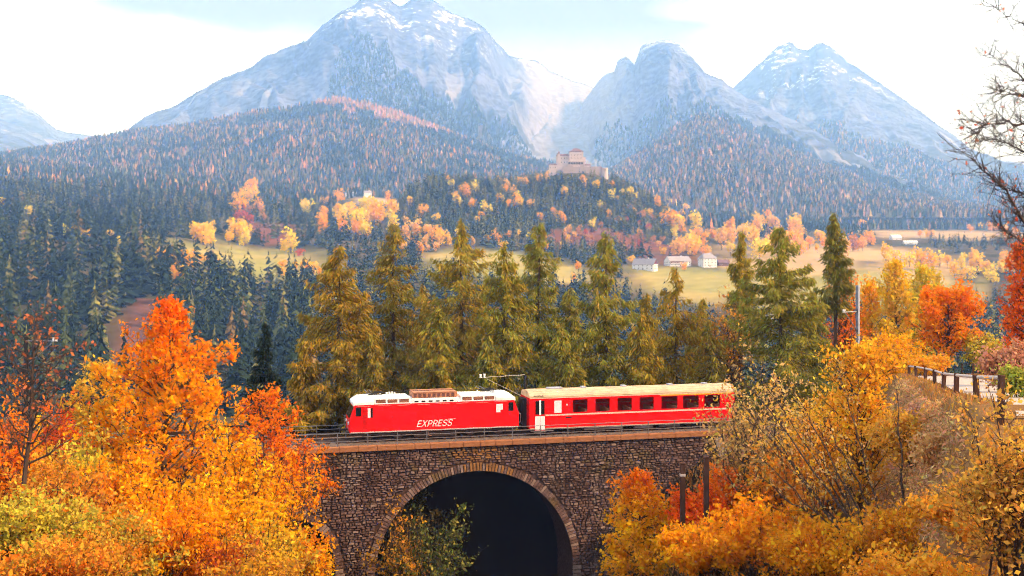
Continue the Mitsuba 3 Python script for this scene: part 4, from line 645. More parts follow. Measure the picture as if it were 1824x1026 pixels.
# ---------------------------------------------------------------- larches beyond the viaduct
def larch(label, px, d, top, width, c0, c1, seed, dense=1.0, clear=.1, shape=None, full=9000, name='larch_tree'):
    rng = np.random.default_rng(4000 + seed); b = G(px, d); b[2] -= .3; H = (HOR - top) / F0 * d - b[2]; R = width / 2 / F0 * d * 1.48
    K = 14; tt = np.linspace(0, 1, K); tr = np.stack([np.cumsum(rng.normal(size=K)) * .05, np.cumsum(rng.normal(size=K)) * .05, tt * H], 1); tr[0, :2] = 0; r0 = .012 * H + .06
    P0, P1, R0, R1 = [tr[:-1]], [tr[1:]], [r0 * (1 - tt[:-1]) + .02], [r0 * (1 - tt[1:]) + .02]; prof = shape or (lambda t: np.interp(t, [0, .25, .5, .75, .9, 1], [1, .95, .75, .5, .28, .06]))
    nb = int(H * 5.6); t = clear + (.99 - clear) * (np.arange(nb) + rng.random(nb)) / nb; L = np.maximum(R * prof(t) * rng.uniform(.6, 1.15, nb), .3); az = rng.random(nb) * 6.283; el = .5 * (t - .45) + rng.normal(size=nb) * .12
    bb = np.stack([np.interp(t, tt, tr[:, j]) for j in range(3)], 1); d3 = np.stack([np.cos(az) * np.cos(el), np.sin(az) * np.cos(el), np.sin(el)], 1); q = np.linspace(0, 1, 6)
    br = bb[:, None] + d3[:, None] * L[:, None, None] * q[None, :, None] + np.array([0, 0, 1.0]) * (L[:, None, None] * (-.55 * q ** 1.5 + .42 * q ** 4)[None, :, None] * (1 - .6 * t[:, None, None]))
    rb_ = (.012 + .010 * L)[:, None] * np.linspace(1, .25, 6)[None]; P0.append(br[:, :-1].reshape(-1, 3)); P1.append(br[:, 1:].reshape(-1, 3)); R0.append(rb_[:, :-1].ravel()); R1.append(rb_[:, 1:].ravel())
    th = thing(name, label, 'tree'); m = tubes(*map(np.concatenate, (P0, P1, R0, R1)), sides=3); m.apply_translation(b); obj('trunk', m, 'bark', th)
    n = int(full * dense * 1.1); fat = np.clip(rng.normal(1, .45, nb), .15, 2); k = rng.choice(nb, n, p=L * fat / (L * fat).sum()); s = rng.random(n) ** .75; i0 = np.minimum((s * 5).astype(int), 4); f = (s * 5 - i0)[:, None]; C = br[k, i0] * (1 - f) + br[k, i0 + 1] * f
    side = np.cross(d3[k], [0, 0, 1.0]); off = rng.normal(size=n) * .20 * (.35 + .25 * L[k]); drop = np.abs(rng.normal(size=n)) * .34; C = C + side * off[:, None] + np.array([0, 0, -1.0]) * drop[:, None] + rng.normal(size=(n, 3)) * .08
    hue = np.clip(rng.random(nb)[k][:, None] * .8 + rng.normal(size=(n, 1)) * .2, 0, 1); col = jit(rng, lin(c0) * (1 - hue) + lin(c1) * hue, n, .22)
    ax = unit(d3[k] * .55 + side * (off / .5)[:, None] + np.array([0, 0, -.75])); lf, col = cards(rng, C, float(.265) * rng.uniform(.5, 1.5, n), col, .21, axis=ax); lf.apply_translation(b); obj('crown', lf, 'leaf', th, color=col)
OLV, BRN, GRN, GLD = (.32, .255, .04), (.32, .20, .03), (.28, .25, .04), (.40, .265, .03)
wide = lambda t: np.interp(t, [0, .35, .5, .62, .8, 1], [1, .95, .62, .5, .36, .05])
slim = lambda t: np.interp(t, [0, .4, .8, 1], [.9, 1, .6, .08])
larch('broad russet larch behind the front of the locomotive', 602, 100, 437, 190, BRN, GLD, 1, 1.5, shape=wide, full=12500)
larch('tall brown larch behind the middle of the locomotive', 706, 107, 392, 110, (.27, .175, .035), OLV, 2, 1.25, shape=slim)
larch('tallest olive larch behind the rear of the locomotive', 820, 103, 388, 125, OLV, (.38, .25, .04), 3, 1.35, shape=lambda t: np.interp(t, [0, .3, .6, .8, .88, 1], [1, 1, .85, .6, .2, .04]))
larch('olive larch with two visible thin trunks behind the coupling of the train', 900, 99, 433, 100, GRN, GLD, 4, 1.2, shape=slim)
larch('tall dark trunked larch behind the coach door', 957, 108, 393, 95, (.25, .23, .04), OLV, 5, 1.15, shape=slim)
larch('full green olive larch behind the middle of the coach', 1080, 101, 414, 130, GRN, OLV, 6, 1.4, shape=lambda t: np.interp(t, [0, .3, .55, .7, .85, 1], [1, 1, .72, .5, .42, .06]))
larch('golden brown larch with a straight dark trunk above the coach windows', 1203, 104, 473, 120, GLD, BRN, 7, 1.0, shape=lambda t: np.interp(t, [0, .4, .7, 1], [.95, 1, .6, .06]))
larch('slim distant larch with bare lower trunk right of the farm houses', 1322, 124, 410, 52, OLV, GLD, 8, .75, clear=.45, shape=slim)
larch('massive green larch with a thick dark trunk beyond the end of the coach', 1388, 99, 402, 150, GRN, OLV, 9, 1.7, shape=lambda t: np.interp(t, [0, .4, .7, .88, 1], [1, 1, .72, .4, .06]), full=11000)
larch('dark narrow larch rising tallest beside the grey mast', 1487, 111, 377, 56, (.20, .17, .035), OLV, 10, .7, clear=.5, shape=slim)
larch('short olive larch between the massive larch and the mast', 1450, 104, 520, 80, GRN, OLV, 11, .9)
larch('bushy light green larch below the tallest olive larch', 778, 97, 545, 120, GRN, GLD, 12, 1.2, shape=wide)
larch('low russet larch between the two leftmost larches', 660, 97, 590, 100, BRN, OLV, 13, .9, shape=wide)
larch('low olive larch below the dark trunked larch', 1005, 97, 580, 100, OLV, GRN, 14, 1.0, shape=wide)
larch('low golden larch right of the full green larch', 1140, 98, 560, 100, GLD, OLV, 15, 1.0, shape=wide)
larch('low brown green larch under the slim distant larch', 1268, 99, 570, 90, OLV, BRN, 16, .9, shape=wide)
larch('small olive larch behind the coupling below the two thin trunks', 868, 96, 600, 80, GRN, OLV, 17, .8, shape=wide)
larch('russet larch sapling at the left end of the larch row', 545, 98, 600, 70, BRN, GLD, 18, .8, shape=wide)
larch('single black green spruce rising between the orange tree and the larches', 473, 116, 574, 74, (.014, .022, .014), (.03, .042, .02), 30, 1.2, shape=lambda t: np.interp(t, [0, .3, .7, 1], [1, .9, .5, .05]), name='spruce_tree')
for lab, px, top, d, c0, c1, q in (('young olive larch between the two leftmost tall larches', 655, 545, 103, OLV, BRN, 31), ('young brown larch left of the tallest olive larch', 752, 500, 109, BRN, OLV, 32), ('thin young larch left of the olive larch with two trunks', 862, 520, 106, OLV, GRN, 33), ('young green larch right of the dark trunked larch', 1020, 510, 107, GRN, OLV, 34), ('young golden larch left of the straight trunked golden brown larch', 1150, 520, 109, GLD, OLV, 35), ('young olive larch right of the straight trunked golden brown larch', 1252, 530, 108, OLV, GLD, 36)):
    larch(lab, px, d, top, 90, c0, c1, q, .7)
# ---------------------------------------------------------------- road, fences and posts at the right
GR_ = np.array([[1783, 33, 694 + 12], [1740, 38, 715], [1703, 46, 704], [1680, 54, 696], [1665, 62, 687], [1648, 70, 680], [1632, 77, 675], [1619, 84, 672]], float)
RP = np.stack([U(GR_[:, 0]) * GR_[:, 1], GR_[:, 1], (HOR - GR_[:, 2]) / F0 * GR_[:, 1]], 1); RP[0, 2] = -4.6
ys = np.linspace(31, 98, 60); xr = np.interp(ys, ROAD_Y, ROAD_X)
rv = np.array([[x + o, y, float(ground(np.array([x + o]), np.array([y]))[0]) + .03] for x, y in zip(xr, ys) for o in (0.5, 2.2, 4.2)]); rf = []
for i in range(len(ys) - 1):
    for j in range(2): a = i * 3 + j; rf += [[a, a + 1, a + 4], [a, a + 4, a + 3]]
def road_fn(p, n, uv): return mix((0.34, 0.27, 0.23), (0.52, 0.44, 0.38), fbm(p.x * 2, p.y * 2, p.z, 4))
scene['road_dust'] = {'type': 'twosided', 'b': {'type': 'diffuse', 'reflectance': proc(road_fn)}}
obj('road', trimesh.Trimesh(rv, np.array(rf), process=False), 'road_dust', smooth=True, kind='structure', label='pale gravel road behind the wooden fence')
gf = thing('roadside_fence', 'dark wooden post fence with a pale top rail along the gravel road', 'fence')
for i, p in enumerate(RP):
    m = rbox(-.085, .085, -.085, .085, -.7, .92, .015); m.apply_transform(trimesh.transformations.rotation_matrix([.02, -.05, .03, .06, -.02, .04, -.05, .02][i], [0, 1, 0])); m.apply_translation(p); obj('post', m, 'dark_wood', gf)
for a, b in zip(RP[:-1], RP[1:]):
    m = tubes([a + [0.02, -.02, .84]], [b + [0.02, -.02, .84]], .062, .062, 8); obj('rail', m, 'pale_wood', gf)
w2 = thing('wire_fence', 'thin dark rail fence on the far side of the gravel road', 'fence'); fp = np.array([[x + 5.0, y, float(ground(np.array([x + 5.0]), np.array([y]))[0])] for x, y in zip(np.interp(np.linspace(36, 92, 9), ROAD_Y, ROAD_X), np.linspace(36, 92, 9))])
for p in fp: obj('post', rbox(p[0] - .05, p[0] + .05, p[1] - .05, p[1] + .05, p[2] - .3, p[2] + 1.05, .01), 'dark_wood', w2)
for a, b in zip(fp[:-1], fp[1:]): obj('rail', tubes([a + [0, 0, 1.0]], [b + [0, 0, 1.0]], .035, .035, 6), 'dark_wood', w2)
for px, r0, r1, lab in ((1216, 826, 884, 'dark wooden post with a pale band before the right pier of the viaduct'), (1258, 815, 884, 'second dark wooden post right of the banded one at the viaduct')):
    p = at_row(px, r1, 57.5); h = (r1 - r0) / F0 * 57.5; gd = float(G(px, 57.5)[2])
    t = thing('wooden_post', lab, 'post'); obj('shaft', rbox(p[0] - .13, p[0] + .13, p[1] - .13, p[1] + .13, gd - .4, p[2] + h, .03), 'dark_wood', t); obj('cap', rbox(p[0] - .15, p[0] + .15, p[1] - .15, p[1] + .15, p[2] + h, p[2] + h + .06, .02), 'dark_wood', t)
    if px == 1216: obj('band', rbox(p[0] - .14, p[0] + .14, p[1] - .14, p[1] + .14, p[2] + h * .62, p[2] + h * .70, .01), 'pale_wood', t)
wa, wb = at_row(1216, 836, 57.5), at_row(1258, 832, 57.5); wf = thing('fence_wire', 'thin dark wire strung between and beyond the two dark wooden posts', 'wire'); obj('strand', path_tube([wa, (wa + wb) / 2 - [0, 0, .03], wb, at_row(1330, 838, 57.5)], .012, 5), 'black_metal', wf)
# ---------------------------------------------------------------- grass, litter and weeds on the near slopes
rng = np.random.default_rng(31)
def scatter_near(n, px0, px1, d0, d1): d = np.sqrt(rng.uniform(d0 ** 2, d1 ** 2, n)); px = rng.uniform(px0, px1, n); x = U(px) * d; return np.stack([x, d, ground(x, d)], 1)
P = scatter_near(28000, 1180, 1850, 22, 92); dx = P[:, 0] - np.interp(P[:, 1], ROAD_Y, ROAD_X); P = P[~((dx > .2) & (dx < 4.6) & (P[:, 1] > 31) & (P[:, 1] < 98))]; n = len(P); h = rng.uniform(.07, .24, n); hue = rng.random((n, 1)); c = jit(rng, lin((.34, .20, .08)) * hue + lin((.52, .22, .04)) * (1 - hue), n, .25)
m, col = cards(rng, P + np.stack([h * 0, h * 0, h * .5], 1), h, c, .12, axis=np.tile([0, 0, 1.0], (n, 1)) + rng.normal(size=(n, 3)) * .35); obj('dry_grass', m, 'leaf', color=col, kind='stuff', label='dry orange brown grass on the right slope')
P = scatter_near(16000, -60, 760, 30, 84); n = len(P); h = rng.uniform(.08, .26, n); hue = rng.random((n, 1)); c = jit(rng, lin((.40, .18, .04)) * hue + lin((.22, .17, .05)) * (1 - hue), n, .25)
m, col = cards(rng, P + np.stack([h * 0, h * 0, h * .4], 1), h, c, .35); obj('leaf_litter', m, 'leaf', color=col, kind='stuff', label='fallen leaves and low growth on the left slope')
P = scatter_near(17000, 1540, 1810, 25, 76); dx = P[:, 0] - np.interp(P[:, 1], ROAD_Y, ROAD_X); P = P[(dx < -1.0) & (dx > -15)]; n = len(P); P0, P1, hh = [], [], rng.uniform(.25, .75, n) * np.clip(-dx[(dx < -1.0) & (dx > -15)] / 2.5, .5, 1.3)
c = jit(rng, lin((.60, .34, .15)), n * 6, .3); k = np.repeat(np.arange(n), 6); C = P[k] + np.stack([rng.normal(size=n * 6) * .14, rng.normal(size=n * 6) * .14, hh[k] * rng.uniform(.2, 1.1, n * 6)], 1)
m, col = cards(rng, C, rng.uniform(.06, .16, n * 6), c, .25); obj('dry_weeds', m, 'leaf', color=col, kind='stuff', label='withered pinkish weeds on the bank below the fence')
# ---------------------------------------------------------------- distant conifers and autumn trees
def spruce_mesh(rng, layers=13, k=8, fat=.17):
    v, f, hue = [], [], []
    for i in range(layers):
        t = i / (layers - 1); zc = .06 + .92 * t; r = fat * (1 - t) ** .85 + .012
        for j in range(k if t < .7 else k - 3):
            a = 6.283 * (j + rng.random() * .8) / k + i; rr = r * rng.uniform(.6, 1.25); w = rr * .42; z0 = zc + (rng.random() - .5) * 1.1 / layers; d = np.array([math.cos(a), math.sin(a), 0]); s = np.array([-d[1], d[0], 0]); dz = rng.uniform(.25, .6) * rr + .012
            b = len(v); v += [[0, 0, z0 + .05], list(d * rr * .62 + s * w + [0, 0, z0 - dz * .4]), list(d * rr + [0, 0, z0 - dz]), list(d * rr * .62 - s * w + [0, 0, z0 - dz * .4])]; f += [[b, b + 1, b + 2], [b, b + 2, b + 3]]; hue += [rng.uniform(.65, 1.35)] * 4
    b = len(v); v += [[.012, 0, .9], [-.008, .01, .9], [-.006, -.01, .9], [0, 0, 1.03]]; f += [[b, b + 1, b + 3], [b + 1, b + 2, b + 3], [b + 2, b, b + 3]]; hue += [1] * 4
    return trimesh.Trimesh(np.array(v, float), np.array(f), process=False), np.array(hue)
def round_mesh(rng, n=190, sl=1.0):
    c = rng.normal(size=(7, 3)) * [.10, .10, .12] + [0, 0, .47]; C = c[rng.integers(0, 7, n)] + unit(rng.normal(size=(n, 3))) * rng.uniform(.5, 1, (n, 1)) * [.21 * sl, .21 * sl, .24]; C[:, 2] = np.clip(C[:, 2], .06, 1)
    m, h = cards(rng, C, rng.uniform(.035, .085, n), rng.uniform(.75, 1.25, (n, 1)), .7); t = cat(tubes([[0, 0, -.05], [0, 0, .3]], [[0, 0, .3], [0, 0, .7]], [.02, .015], [.015, .006], 4), tubes(np.tile([0, 0, .28], (7, 1)), c, .010, .004, 3))
    return m, h[:, 0], t
rng = np.random.default_rng(5)
SP = [spruce_mesh(np.random.default_rng(60 + i), 13 - i % 3, 8, (.15, .175, .20, .14)[i % 4]) for i in range(4)]
SPC = {'dark': (.017, .028, .016), 'blue': (.015, .025, .019), 'olive': (.16, .14, .035), 'green': (.060, .072, .022), 'brown': (.18, .11, .035)}
RM_ = [round_mesh(np.random.default_rng(80 + i), 190, (1.0, .75, 1.2)[i % 3]) for i in range(5)]
RMC = {'orange': (.90, .40, .012), 'yellow': (.94, .64, .03), 'gold': (.92, .52, .02), 'red': (.55, .10, .03), 'rust': (.56, .24, .06), 'peach': (.84, .46, .09)}
PROTO, STEMS = {}, {}
def round_tree(name, label, catg, group, i, colr, m):
    t = thing(name, label, catg, group); p = proto('r', i, colr); obj('crown', p[2], None, t, m=m); obj('trunk', p[3], None, t, m=m)
def proto(kind, i, colr):
    k = (kind, i, colr)
    if k not in PROTO:
        m, h, *stem = (SP if kind == 's' else RM_)[i]; base = lin((SPC if kind == 's' else RMC)[colr]); c = np.clip(h[:, None] * base, .004, .9); PROTO[k] = (m, c, ply(m, 'needle' if kind == 's' else 'leaf', color=c), STEMS.setdefault(i, ply(stem[0], 'bark')) if stem else None)
    return PROTO[k]
def TM_(p, h, w, a): return T().translate([float(x) for x in p]).rotate([0, 0, 1], float(a)).scale([float(w), float(w), float(h)])
# the forest: positions over the valley, cleared where the meadows, the castle and the groves are
n = 15000; d = np.sqrt(rng.uniform(300 ** 2, 1900 ** 2, n)); px = rng.uniform(-120, 1960, n); d[:2600] = rng.uniform(1430, 1730, 2600); px[:2600] = rng.uniform(690, 1235, 2600); dens = np.where(d < 900, .9, .75)
clear = np.maximum(meadow_w(px, d), tan_w(px, d)) > .2; clear |= cut_w(px, d) > .35; clear |= (red_w(px, d) > .4) & (rng.random(n) < .8)
clear |= (px > 1130) & (d > 880) & (d < 1600) & (rng.random(n) < .82) & ((px > 1240) | (d < 1400)); clear |= (px > 300) & (px < 700) & (d > 880) & (d < 1500) & (rng.random(n) < .45); clear |= (px > 1280) & (d > 1250) & (rng.random(n) < .7); clear |= (px > 1195) & (px < 1330) & (d > 780)
clear |= (np.abs(px - 1030) < 58) & (d > 1640) & (d < 1760)
clear |= (px > 598) & (px < 722) & (d > 1500) & (d < 2200); clear |= (px > 1560) & (px < 1655) & (d > 1300)
ok = (~clear) & (rng.random(n) < dens); px, d = px[ok], d[ok]; x = U(px) * d; z = ground(x, d); row = HOR - z / d * F0
vis = (row < 800) & ~((px < 520) & (row > 745)); px, d, x, z, row = px[vis], d[vis], x[vis], z[vis], row[vis]
o = np.argsort(d); px, d, x, z = px[o], d[o], x[o], z[o]; n = len(d)
patch = meshkit.fbm(np.stack([x / 70, d / 70, d * 0], -1), 3, 9); cr = rng.random(n)
colr = np.where(cr < .46, 'dark', np.where(cr < .64, 'blue', np.where((cr < .78) | (patch > .6), 'green', np.where(cr < .95, 'olive', 'brown'))))
hill = (px > 690) & (px < 1240) & (d > 1420) & (d < 1800); sw = hill & (rng.random(n) < .45); colr = np.where(sw, np.where(rng.random(n) < .6, 'olive', 'green'), colr)
hh = rng.uniform(12, 26, n) * np.where((px < 620) & (d < 950), 1.3, np.where(px < 620, 1.12, .95)) * np.where(d > 1450, .85, 1); ww = hh * rng.uniform(1.1, 1.65, n); bulk = {}
def zone(p, r, c):
    word = {'dark': 'blackish spruce', 'blue': 'bluish spruce', 'green': 'dull green spruce', 'olive': 'olive yellow conifer', 'brown': 'brownish conifer'}[c]
    place = ('in the shaded gorge behind the larches' if p >= 620 else ('right of the bare strip below the left meadow' if p > 270 else ('beside the bare brown strip on the left slope' if p > 150 else 'at the far left of the left slope')))
    if p < 620: place = ('high ' if r < 560 else 'low ') + place
    return f'{word} {place}', f'{word} trees {place}'
used = [0, 0]; rowt = HOR - (z + hh * .6) / d * F0
for i in range(n):
    inview = -30 < px[i] < 1850
    quota = 0 if px[i] < 560 else 1
    if inview and used[quota] < (215, 80)[quota] and rowt[i] < (700, 690)[quota]:
        used[quota] += 1
        m, c, pl, _ = proto('s', i % 4, str(colr[i])); lab, g = zone(px[i], rowt[i], str(colr[i]))
        obj('conifer' if colr[i] in ('olive', 'brown') else 'spruce_tree', pl, None, label=lab, cat='tree', group=g, m=TM_((x[i], d[i], z[i] - .4), hh[i], ww[i], rng.uniform(0, 360)))
    elif not (525 < px[i] < 1290 and HOR - (z[i] + hh[i]) / d[i] * F0 > 705) and px[i] > -70: bulk.setdefault(('s', i % 4, str(colr[i])), []).append((x[i], d[i], z[i] - .4, hh[i], ww[i], rng.uniform(0, 6.283)))
def bulk_mesh(bulk, name, label, bs):
    V, Fc, C, at = [], [], [], 0
    for k, L in bulk.items():
        m, c, *_ = proto(*k); q = np.array(L); v = m.vertices; ca, sa = np.cos(q[:, 5])[:, None], np.sin(q[:, 5])[:, None]
        X = (v[None, :, 0] * ca - v[None, :, 1] * sa) * q[:, 4:5] + q[:, 0:1]; Y = (v[None, :, 0] * sa + v[None, :, 1] * ca) * q[:, 4:5] + q[:, 1:2]; Z = v[None, :, 2] * q[:, 3:4] + q[:, 2:3]
        V.append(np.stack([X, Y, Z], -1).reshape(-1, 3)); Fc.append((m.faces[None] + (np.arange(len(q)) * len(v))[:, None, None] + at).reshape(-1, 3)); C.append(np.tile(c, (len(q), 1))); at += len(q) * len(v)
    obj(name, trimesh.Trimesh(np.concatenate(V), np.concatenate(Fc), process=False), bs, color=np.concatenate(C), kind='stuff', label=label)
# thin the stuff forest: fewer kites on the far ones
SP += [spruce_mesh(np.random.default_rng(90 + i), 7, 5, (.18, .21)[i % 2]) for i in range(2)]
bulk = {(a, 4 + b % 2, c): sum([L for (a2, b2, c2), L in bulk.items() if c2 == c and b2 % 2 == b % 2], []) for (a, b, c) in bulk}
bulk_mesh(bulk, 'spruce_forest', 'dense dark conifer forest covering the far valley sides and castle hill', 'needle')
# autumn trees: groves named by where they stand; each is dropped on the land at its picture row
_ds = np.geomspace(240, 3300, 700)
def drop(px, row, dmin=240):
    ds = _ds[_ds >= dmin]; r = HOR - ground(U(px) * ds, ds) / ds * F0; k = np.argmax(r <= row); return ds[k] if r[k] <= row else ds[np.argmin(r)]
WORD = {'orange': 'orange', 'yellow': 'yellow', 'gold': 'golden', 'red': 'dull red', 'rust': 'russet', 'peach': 'pale orange'}
NTH = ['leftmost', 'second', 'third', 'fourth', 'fifth', 'sixth', 'seventh', 'eighth', 'ninth', 'tenth', 'eleventh', 'twelfth', 'thirteenth', 'fourteenth', 'fifteenth', 'sixteenth', 'seventeenth', 'eighteenth', 'nineteenth', 'twentieth', 'twenty-first', 'twenty-second', 'twenty-third', 'twenty-fourth']
def grove(where, spots, cols, size, seed, dmin=700, name='autumn_tree', word='tree'):
    """single trees of one grove; each label gives the leaf colour and the place along the grove"""
    rg = np.random.default_rng(300 + seed); spots = sorted(spots); made = []
    for q, (px, row) in enumerate(spots):
        dd = drop(px, row, dmin); h = size * rg.uniform(.75, 1.25) / F0 * dd; made.append((px, dd, h, h * rg.uniform(.8, 1.15), int(rg.integers(5)), cols[rg.integers(len(cols))], rg.uniform(0, 360)))
    for c in sorted(set(m[5] for m in made)):
        L = [m for m in made if m[5] == c]; n = len(L)
        for q, (px, dd, h, w, i, _, a) in enumerate(L):
            place = '' if n == 1 else ('left one of two ' if q == 0 and n == 2 else ('leftmost ' if q == 0 else ('rightmost ' if q == n - 1 else NTH[q] + ' from left ')))
            round_tree(name, f'{place}{WORD[c]} {word} {where}', word, f'{WORD[c]} plants {where}' if n > 1 else None, i, c, TM_(G(px, dd), h, w, a))
def cloud(n, x0, x1, r0, r1, seed): rg = np.random.default_rng(seed); return [(rg.uniform(x0, x1), rg.uniform(r0, r1)) for _ in range(n)]
grove('in the bright clump left of the village', [(432, 352), (448, 350), (455, 362), (440, 366), (420, 368), (462, 380), (425, 384)], ['orange', 'gold'], 34, 1)
grove('on the slope under the bright clump', cloud(10, 410, 470, 378, 408, 2), ['red', 'rust'], 24, 2)
grove('at the upper edge of the left meadow', cloud(7, 345, 385, 420, 448, 3) + cloud(9, 385, 438, 425, 440, 4), ['yellow', 'gold', 'gold'], 42, 3)
grove('where the left meadow meets the forest', [(292, 478), (302, 470), (312, 492), (318, 512), (308, 505), (322, 500), (335, 480)], ['orange', 'gold'], 46, 4)
grove('in the hedge below the left meadow', cloud(8, 330, 390, 468, 474, 5) + cloud(10, 500, 570, 476, 496, 6), ['peach', 'gold', 'orange'], 20, 5, name='shrub', word='bush')
grove('alone high on the left meadow', [(507, 450), (518, 452), (540, 378), (545, 384)], ['gold', 'yellow'], 40, 6)
round_tree('shrub', 'round red bush on the upper side of the left meadow', 'bush', None, 2, 'red', TM_(G(533, drop(533, 458, 700)), 11, 14, 40))
grove('in the large grove below the church', cloud(22, 575, 700, 385, 428, 7) + cloud(8, 655, 705, 388, 400, 8), ['yellow', 'gold', 'orange', 'gold'], 40, 7)
grove('at the left foot of the castle hill', cloud(13, 722, 785, 388, 440, 9), ['orange', 'gold', 'peach'], 36, 8)
grove('near the village roofs', [(574, 365), (585, 366), (600, 362), (606, 358), (692, 362)], ['orange', 'peach'], 24, 9)
grove('standing round among castle hill spruces', [(866, 383)], ['yellow'], 34, 10)
grove('scattered over the castle hill', [(810, 355), (798, 330), (890, 330), (905, 340), (915, 350), (900, 348), (925, 330), (935, 335), (960, 326), (975, 324), (908, 374), (925, 374), (945, 376), (985, 384), (993, 392), (1003, 402), (1040, 338), (1038, 330), (1090, 338), (1062, 340), (1170, 372), (1200, 390), (850, 402), (905, 428), (880, 420), (843, 440)], ['orange', 'gold', 'peach', 'orange'], 23, 11)
grove('in the row below the round tower', [(1108, 350), (1116, 350), (1124, 350), (1132, 354)], ['yellow'], 18, 12)
grove('on the bare bank under the castle hill', cloud(30, 1000, 1190, 396, 442, 13), ['rust', 'red', 'peach'], 17, 13, name='shrub', word='bush')
grove('in the belt behind the farm houses', cloud(46, 1195, 1425, 402, 462, 14), ['gold', 'yellow', 'peach', 'orange'], 38, 14)
grove('on the right meadow between tall larches', cloud(12, 1395, 1475, 432, 466, 33), ['gold', 'yellow', 'orange'], 26, 22)
grove('among the conifers on the castle hill front', cloud(26, 720, 1230, 332, 412, 36), ['orange', 'gold', 'yellow'], 24, 25)
grove('along the middle meadow edge', cloud(12, 795, 1015, 428, 447, 35), ['gold', 'orange', 'yellow'], 22, 24)
grove('on the right flank below the castle', cloud(15, 1085, 1235, 345, 398, 34), ['rust', 'peach', 'gold', 'orange'], 20, 23)
grove('directly behind the farm roofs', cloud(8, 1180, 1285, 450, 456, 15), ['gold', 'orange'], 17, 15)
grove('along the right meadow hedge', [(1578, 470), (1592, 474), (1620, 476), (1640, 482), (1660, 484), (1688, 478), (1712, 480), (1740, 488), (1758, 492), (1700, 494), (1780, 494), (1800, 488), (1730, 500), (1765, 505)] + cloud(9, 1570, 1815, 472, 500, 31), ['gold', 'yellow', 'gold'], 38, 16)
grove('in the clump on the tan field', cloud(9, 1505, 1560, 436, 456, 17), ['orange', 'rust', 'peach'], 30, 17)
grove('at the far edge of the tan field', [(1424, 420), (1432, 420), (1536, 408), (1640, 424), (1652, 424), (1660, 424), (1728, 412), (1745, 410), (1752, 410), (1765, 412), (1775, 414), (1790, 416), (1808, 420)], ['peach', 'orange', 'gold'], 20, 18, 1500)
grove('standing out in the left forest', [(120, 420), (133, 424), (148, 422), (160, 426), (196, 428), (55, 385), (3, 372), (215, 440)], ['gold', 'yellow'], 26, 19, 500)
grove('in the gorge behind the larch row', cloud(5, 990, 1320, 470, 500, 20) + cloud(6, 700, 780, 440, 455, 21), ['gold', 'orange', 'peach'], 26, 20, 500)
# ---------------------------------------------------------------- wooded slopes far off, each a mass of small conifers
def tiny_forest(P, h, w, c, name, label):
    n = len(P); a = rng.random(n) * 6.283; ang = a[:, None] + np.array([0, 2.094, 4.189]); ring = np.stack([np.cos(ang), np.sin(ang), ang * 0], -1)
    v1 = P[:, None] + ring * w[:, None, None] * .5; v1[..., 2] += h[:, None] * .08; v2 = P[:, None] + ring * w[:, None, None] * .33; v2[..., 2] += h[:, None] * .42
    t1 = P + np.stack([h * 0, h * 0, h * .62], 1); t2 = P + np.stack([h * 0, h * 0, h], 1); v = np.concatenate([v1, v2, t1[:, None], t2[:, None]], 1).reshape(-1, 3)
    f = np.array([[0, 1, 6], [1, 2, 6], [2, 0, 6], [3, 4, 7], [4, 5, 7], [5, 3, 7]]); f = (np.arange(n)[:, None, None] * 8 + f[None]).reshape(-1, 3)
    obj(name, trimesh.Trimesh(v, f, process=False), 'needle', color=np.repeat(c, 8, 0), kind='stuff', label=label)
def slope_trees(r, n, t0, t1, px0, px1, keep, hts, cols, name, label):
    px = rng.uniform(px0, px1, n); t = rng.uniform(t0, t1, n) ** 1.0; k = keep(px, t); px, t = px[k], t[k]; d, z = r.z(px, t); P = np.stack([U(px) * d, d, z - 1.5], 1); n = len(P); h = rng.uniform(*hts, n)
    tiny_forest(P, h, h * rng.uniform(.38, .6, n), cols(px, t, n), name, label)
def pick(n, choices, probs):
    k = rng.choice(len(choices), n, p=np.array(probs) / sum(probs)); return jit(rng, np.array(choices)[k], n, .22)
DK, GRN_, OLV_, LAR, ORA = (.016, .027, .020), (.045, .055, .026), (.11, .09, .032), (.28, .14, .05), (.52, .20, .05)
def cw(px, t, n):
    w = meshkit.fbm(np.stack([px / 60, t * 12, px * 0], -1), 3, 12); far = pick(n, [DK, GRN_, OLV_, LAR, ORA], [3, 2, 1.3, 1.8, .25]); dk = pick(n, [DK, GRN_], [4, 1]); lr = pick(n, [LAR, ORA, (.42, .2, .1)], [3, .6, 2])
    band = (t > .10) & (t < .30) & (px > 430) | (w > .6); crest = (t < .36 * np.clip((px - 545) / 70, 0, 1) * np.clip((830 - px) / 90, 0, 1) * meshkit.fbm(np.stack([px / 25, t * 14, px * 0], -1), 3, 55)) & True; return np.where(crest[:, None], lr, np.where(band[:, None], dk, far))
slope_trees(FOOTW, 24000, -.05, 1.0, -160, 1120, lambda px, t: rng.random(len(px)) < .93, (14, 25), cw, 'hillside_forest', 'mixed larch and spruce forest on the shoulder below the great peak')
def ce(px, t, n):
    far = pick(n, [DK, GRN_, OLV_, LAR, (.45, .24, .12)], [2, 2, 1.3, 1.5, .5]); return far
slope_trees(FOOTE, 19000, -.03, 1.0, 1010, 1960, lambda px, t: rng.random(len(px)) < .93, (14, 24), ce, 'foothill_forest', 'mixed forest on the foothill below the middle peak')
nz = lambda px, t, s: meshkit.fbm(np.stack([px / 45, t * 9, px * 0], -1), 3, s)
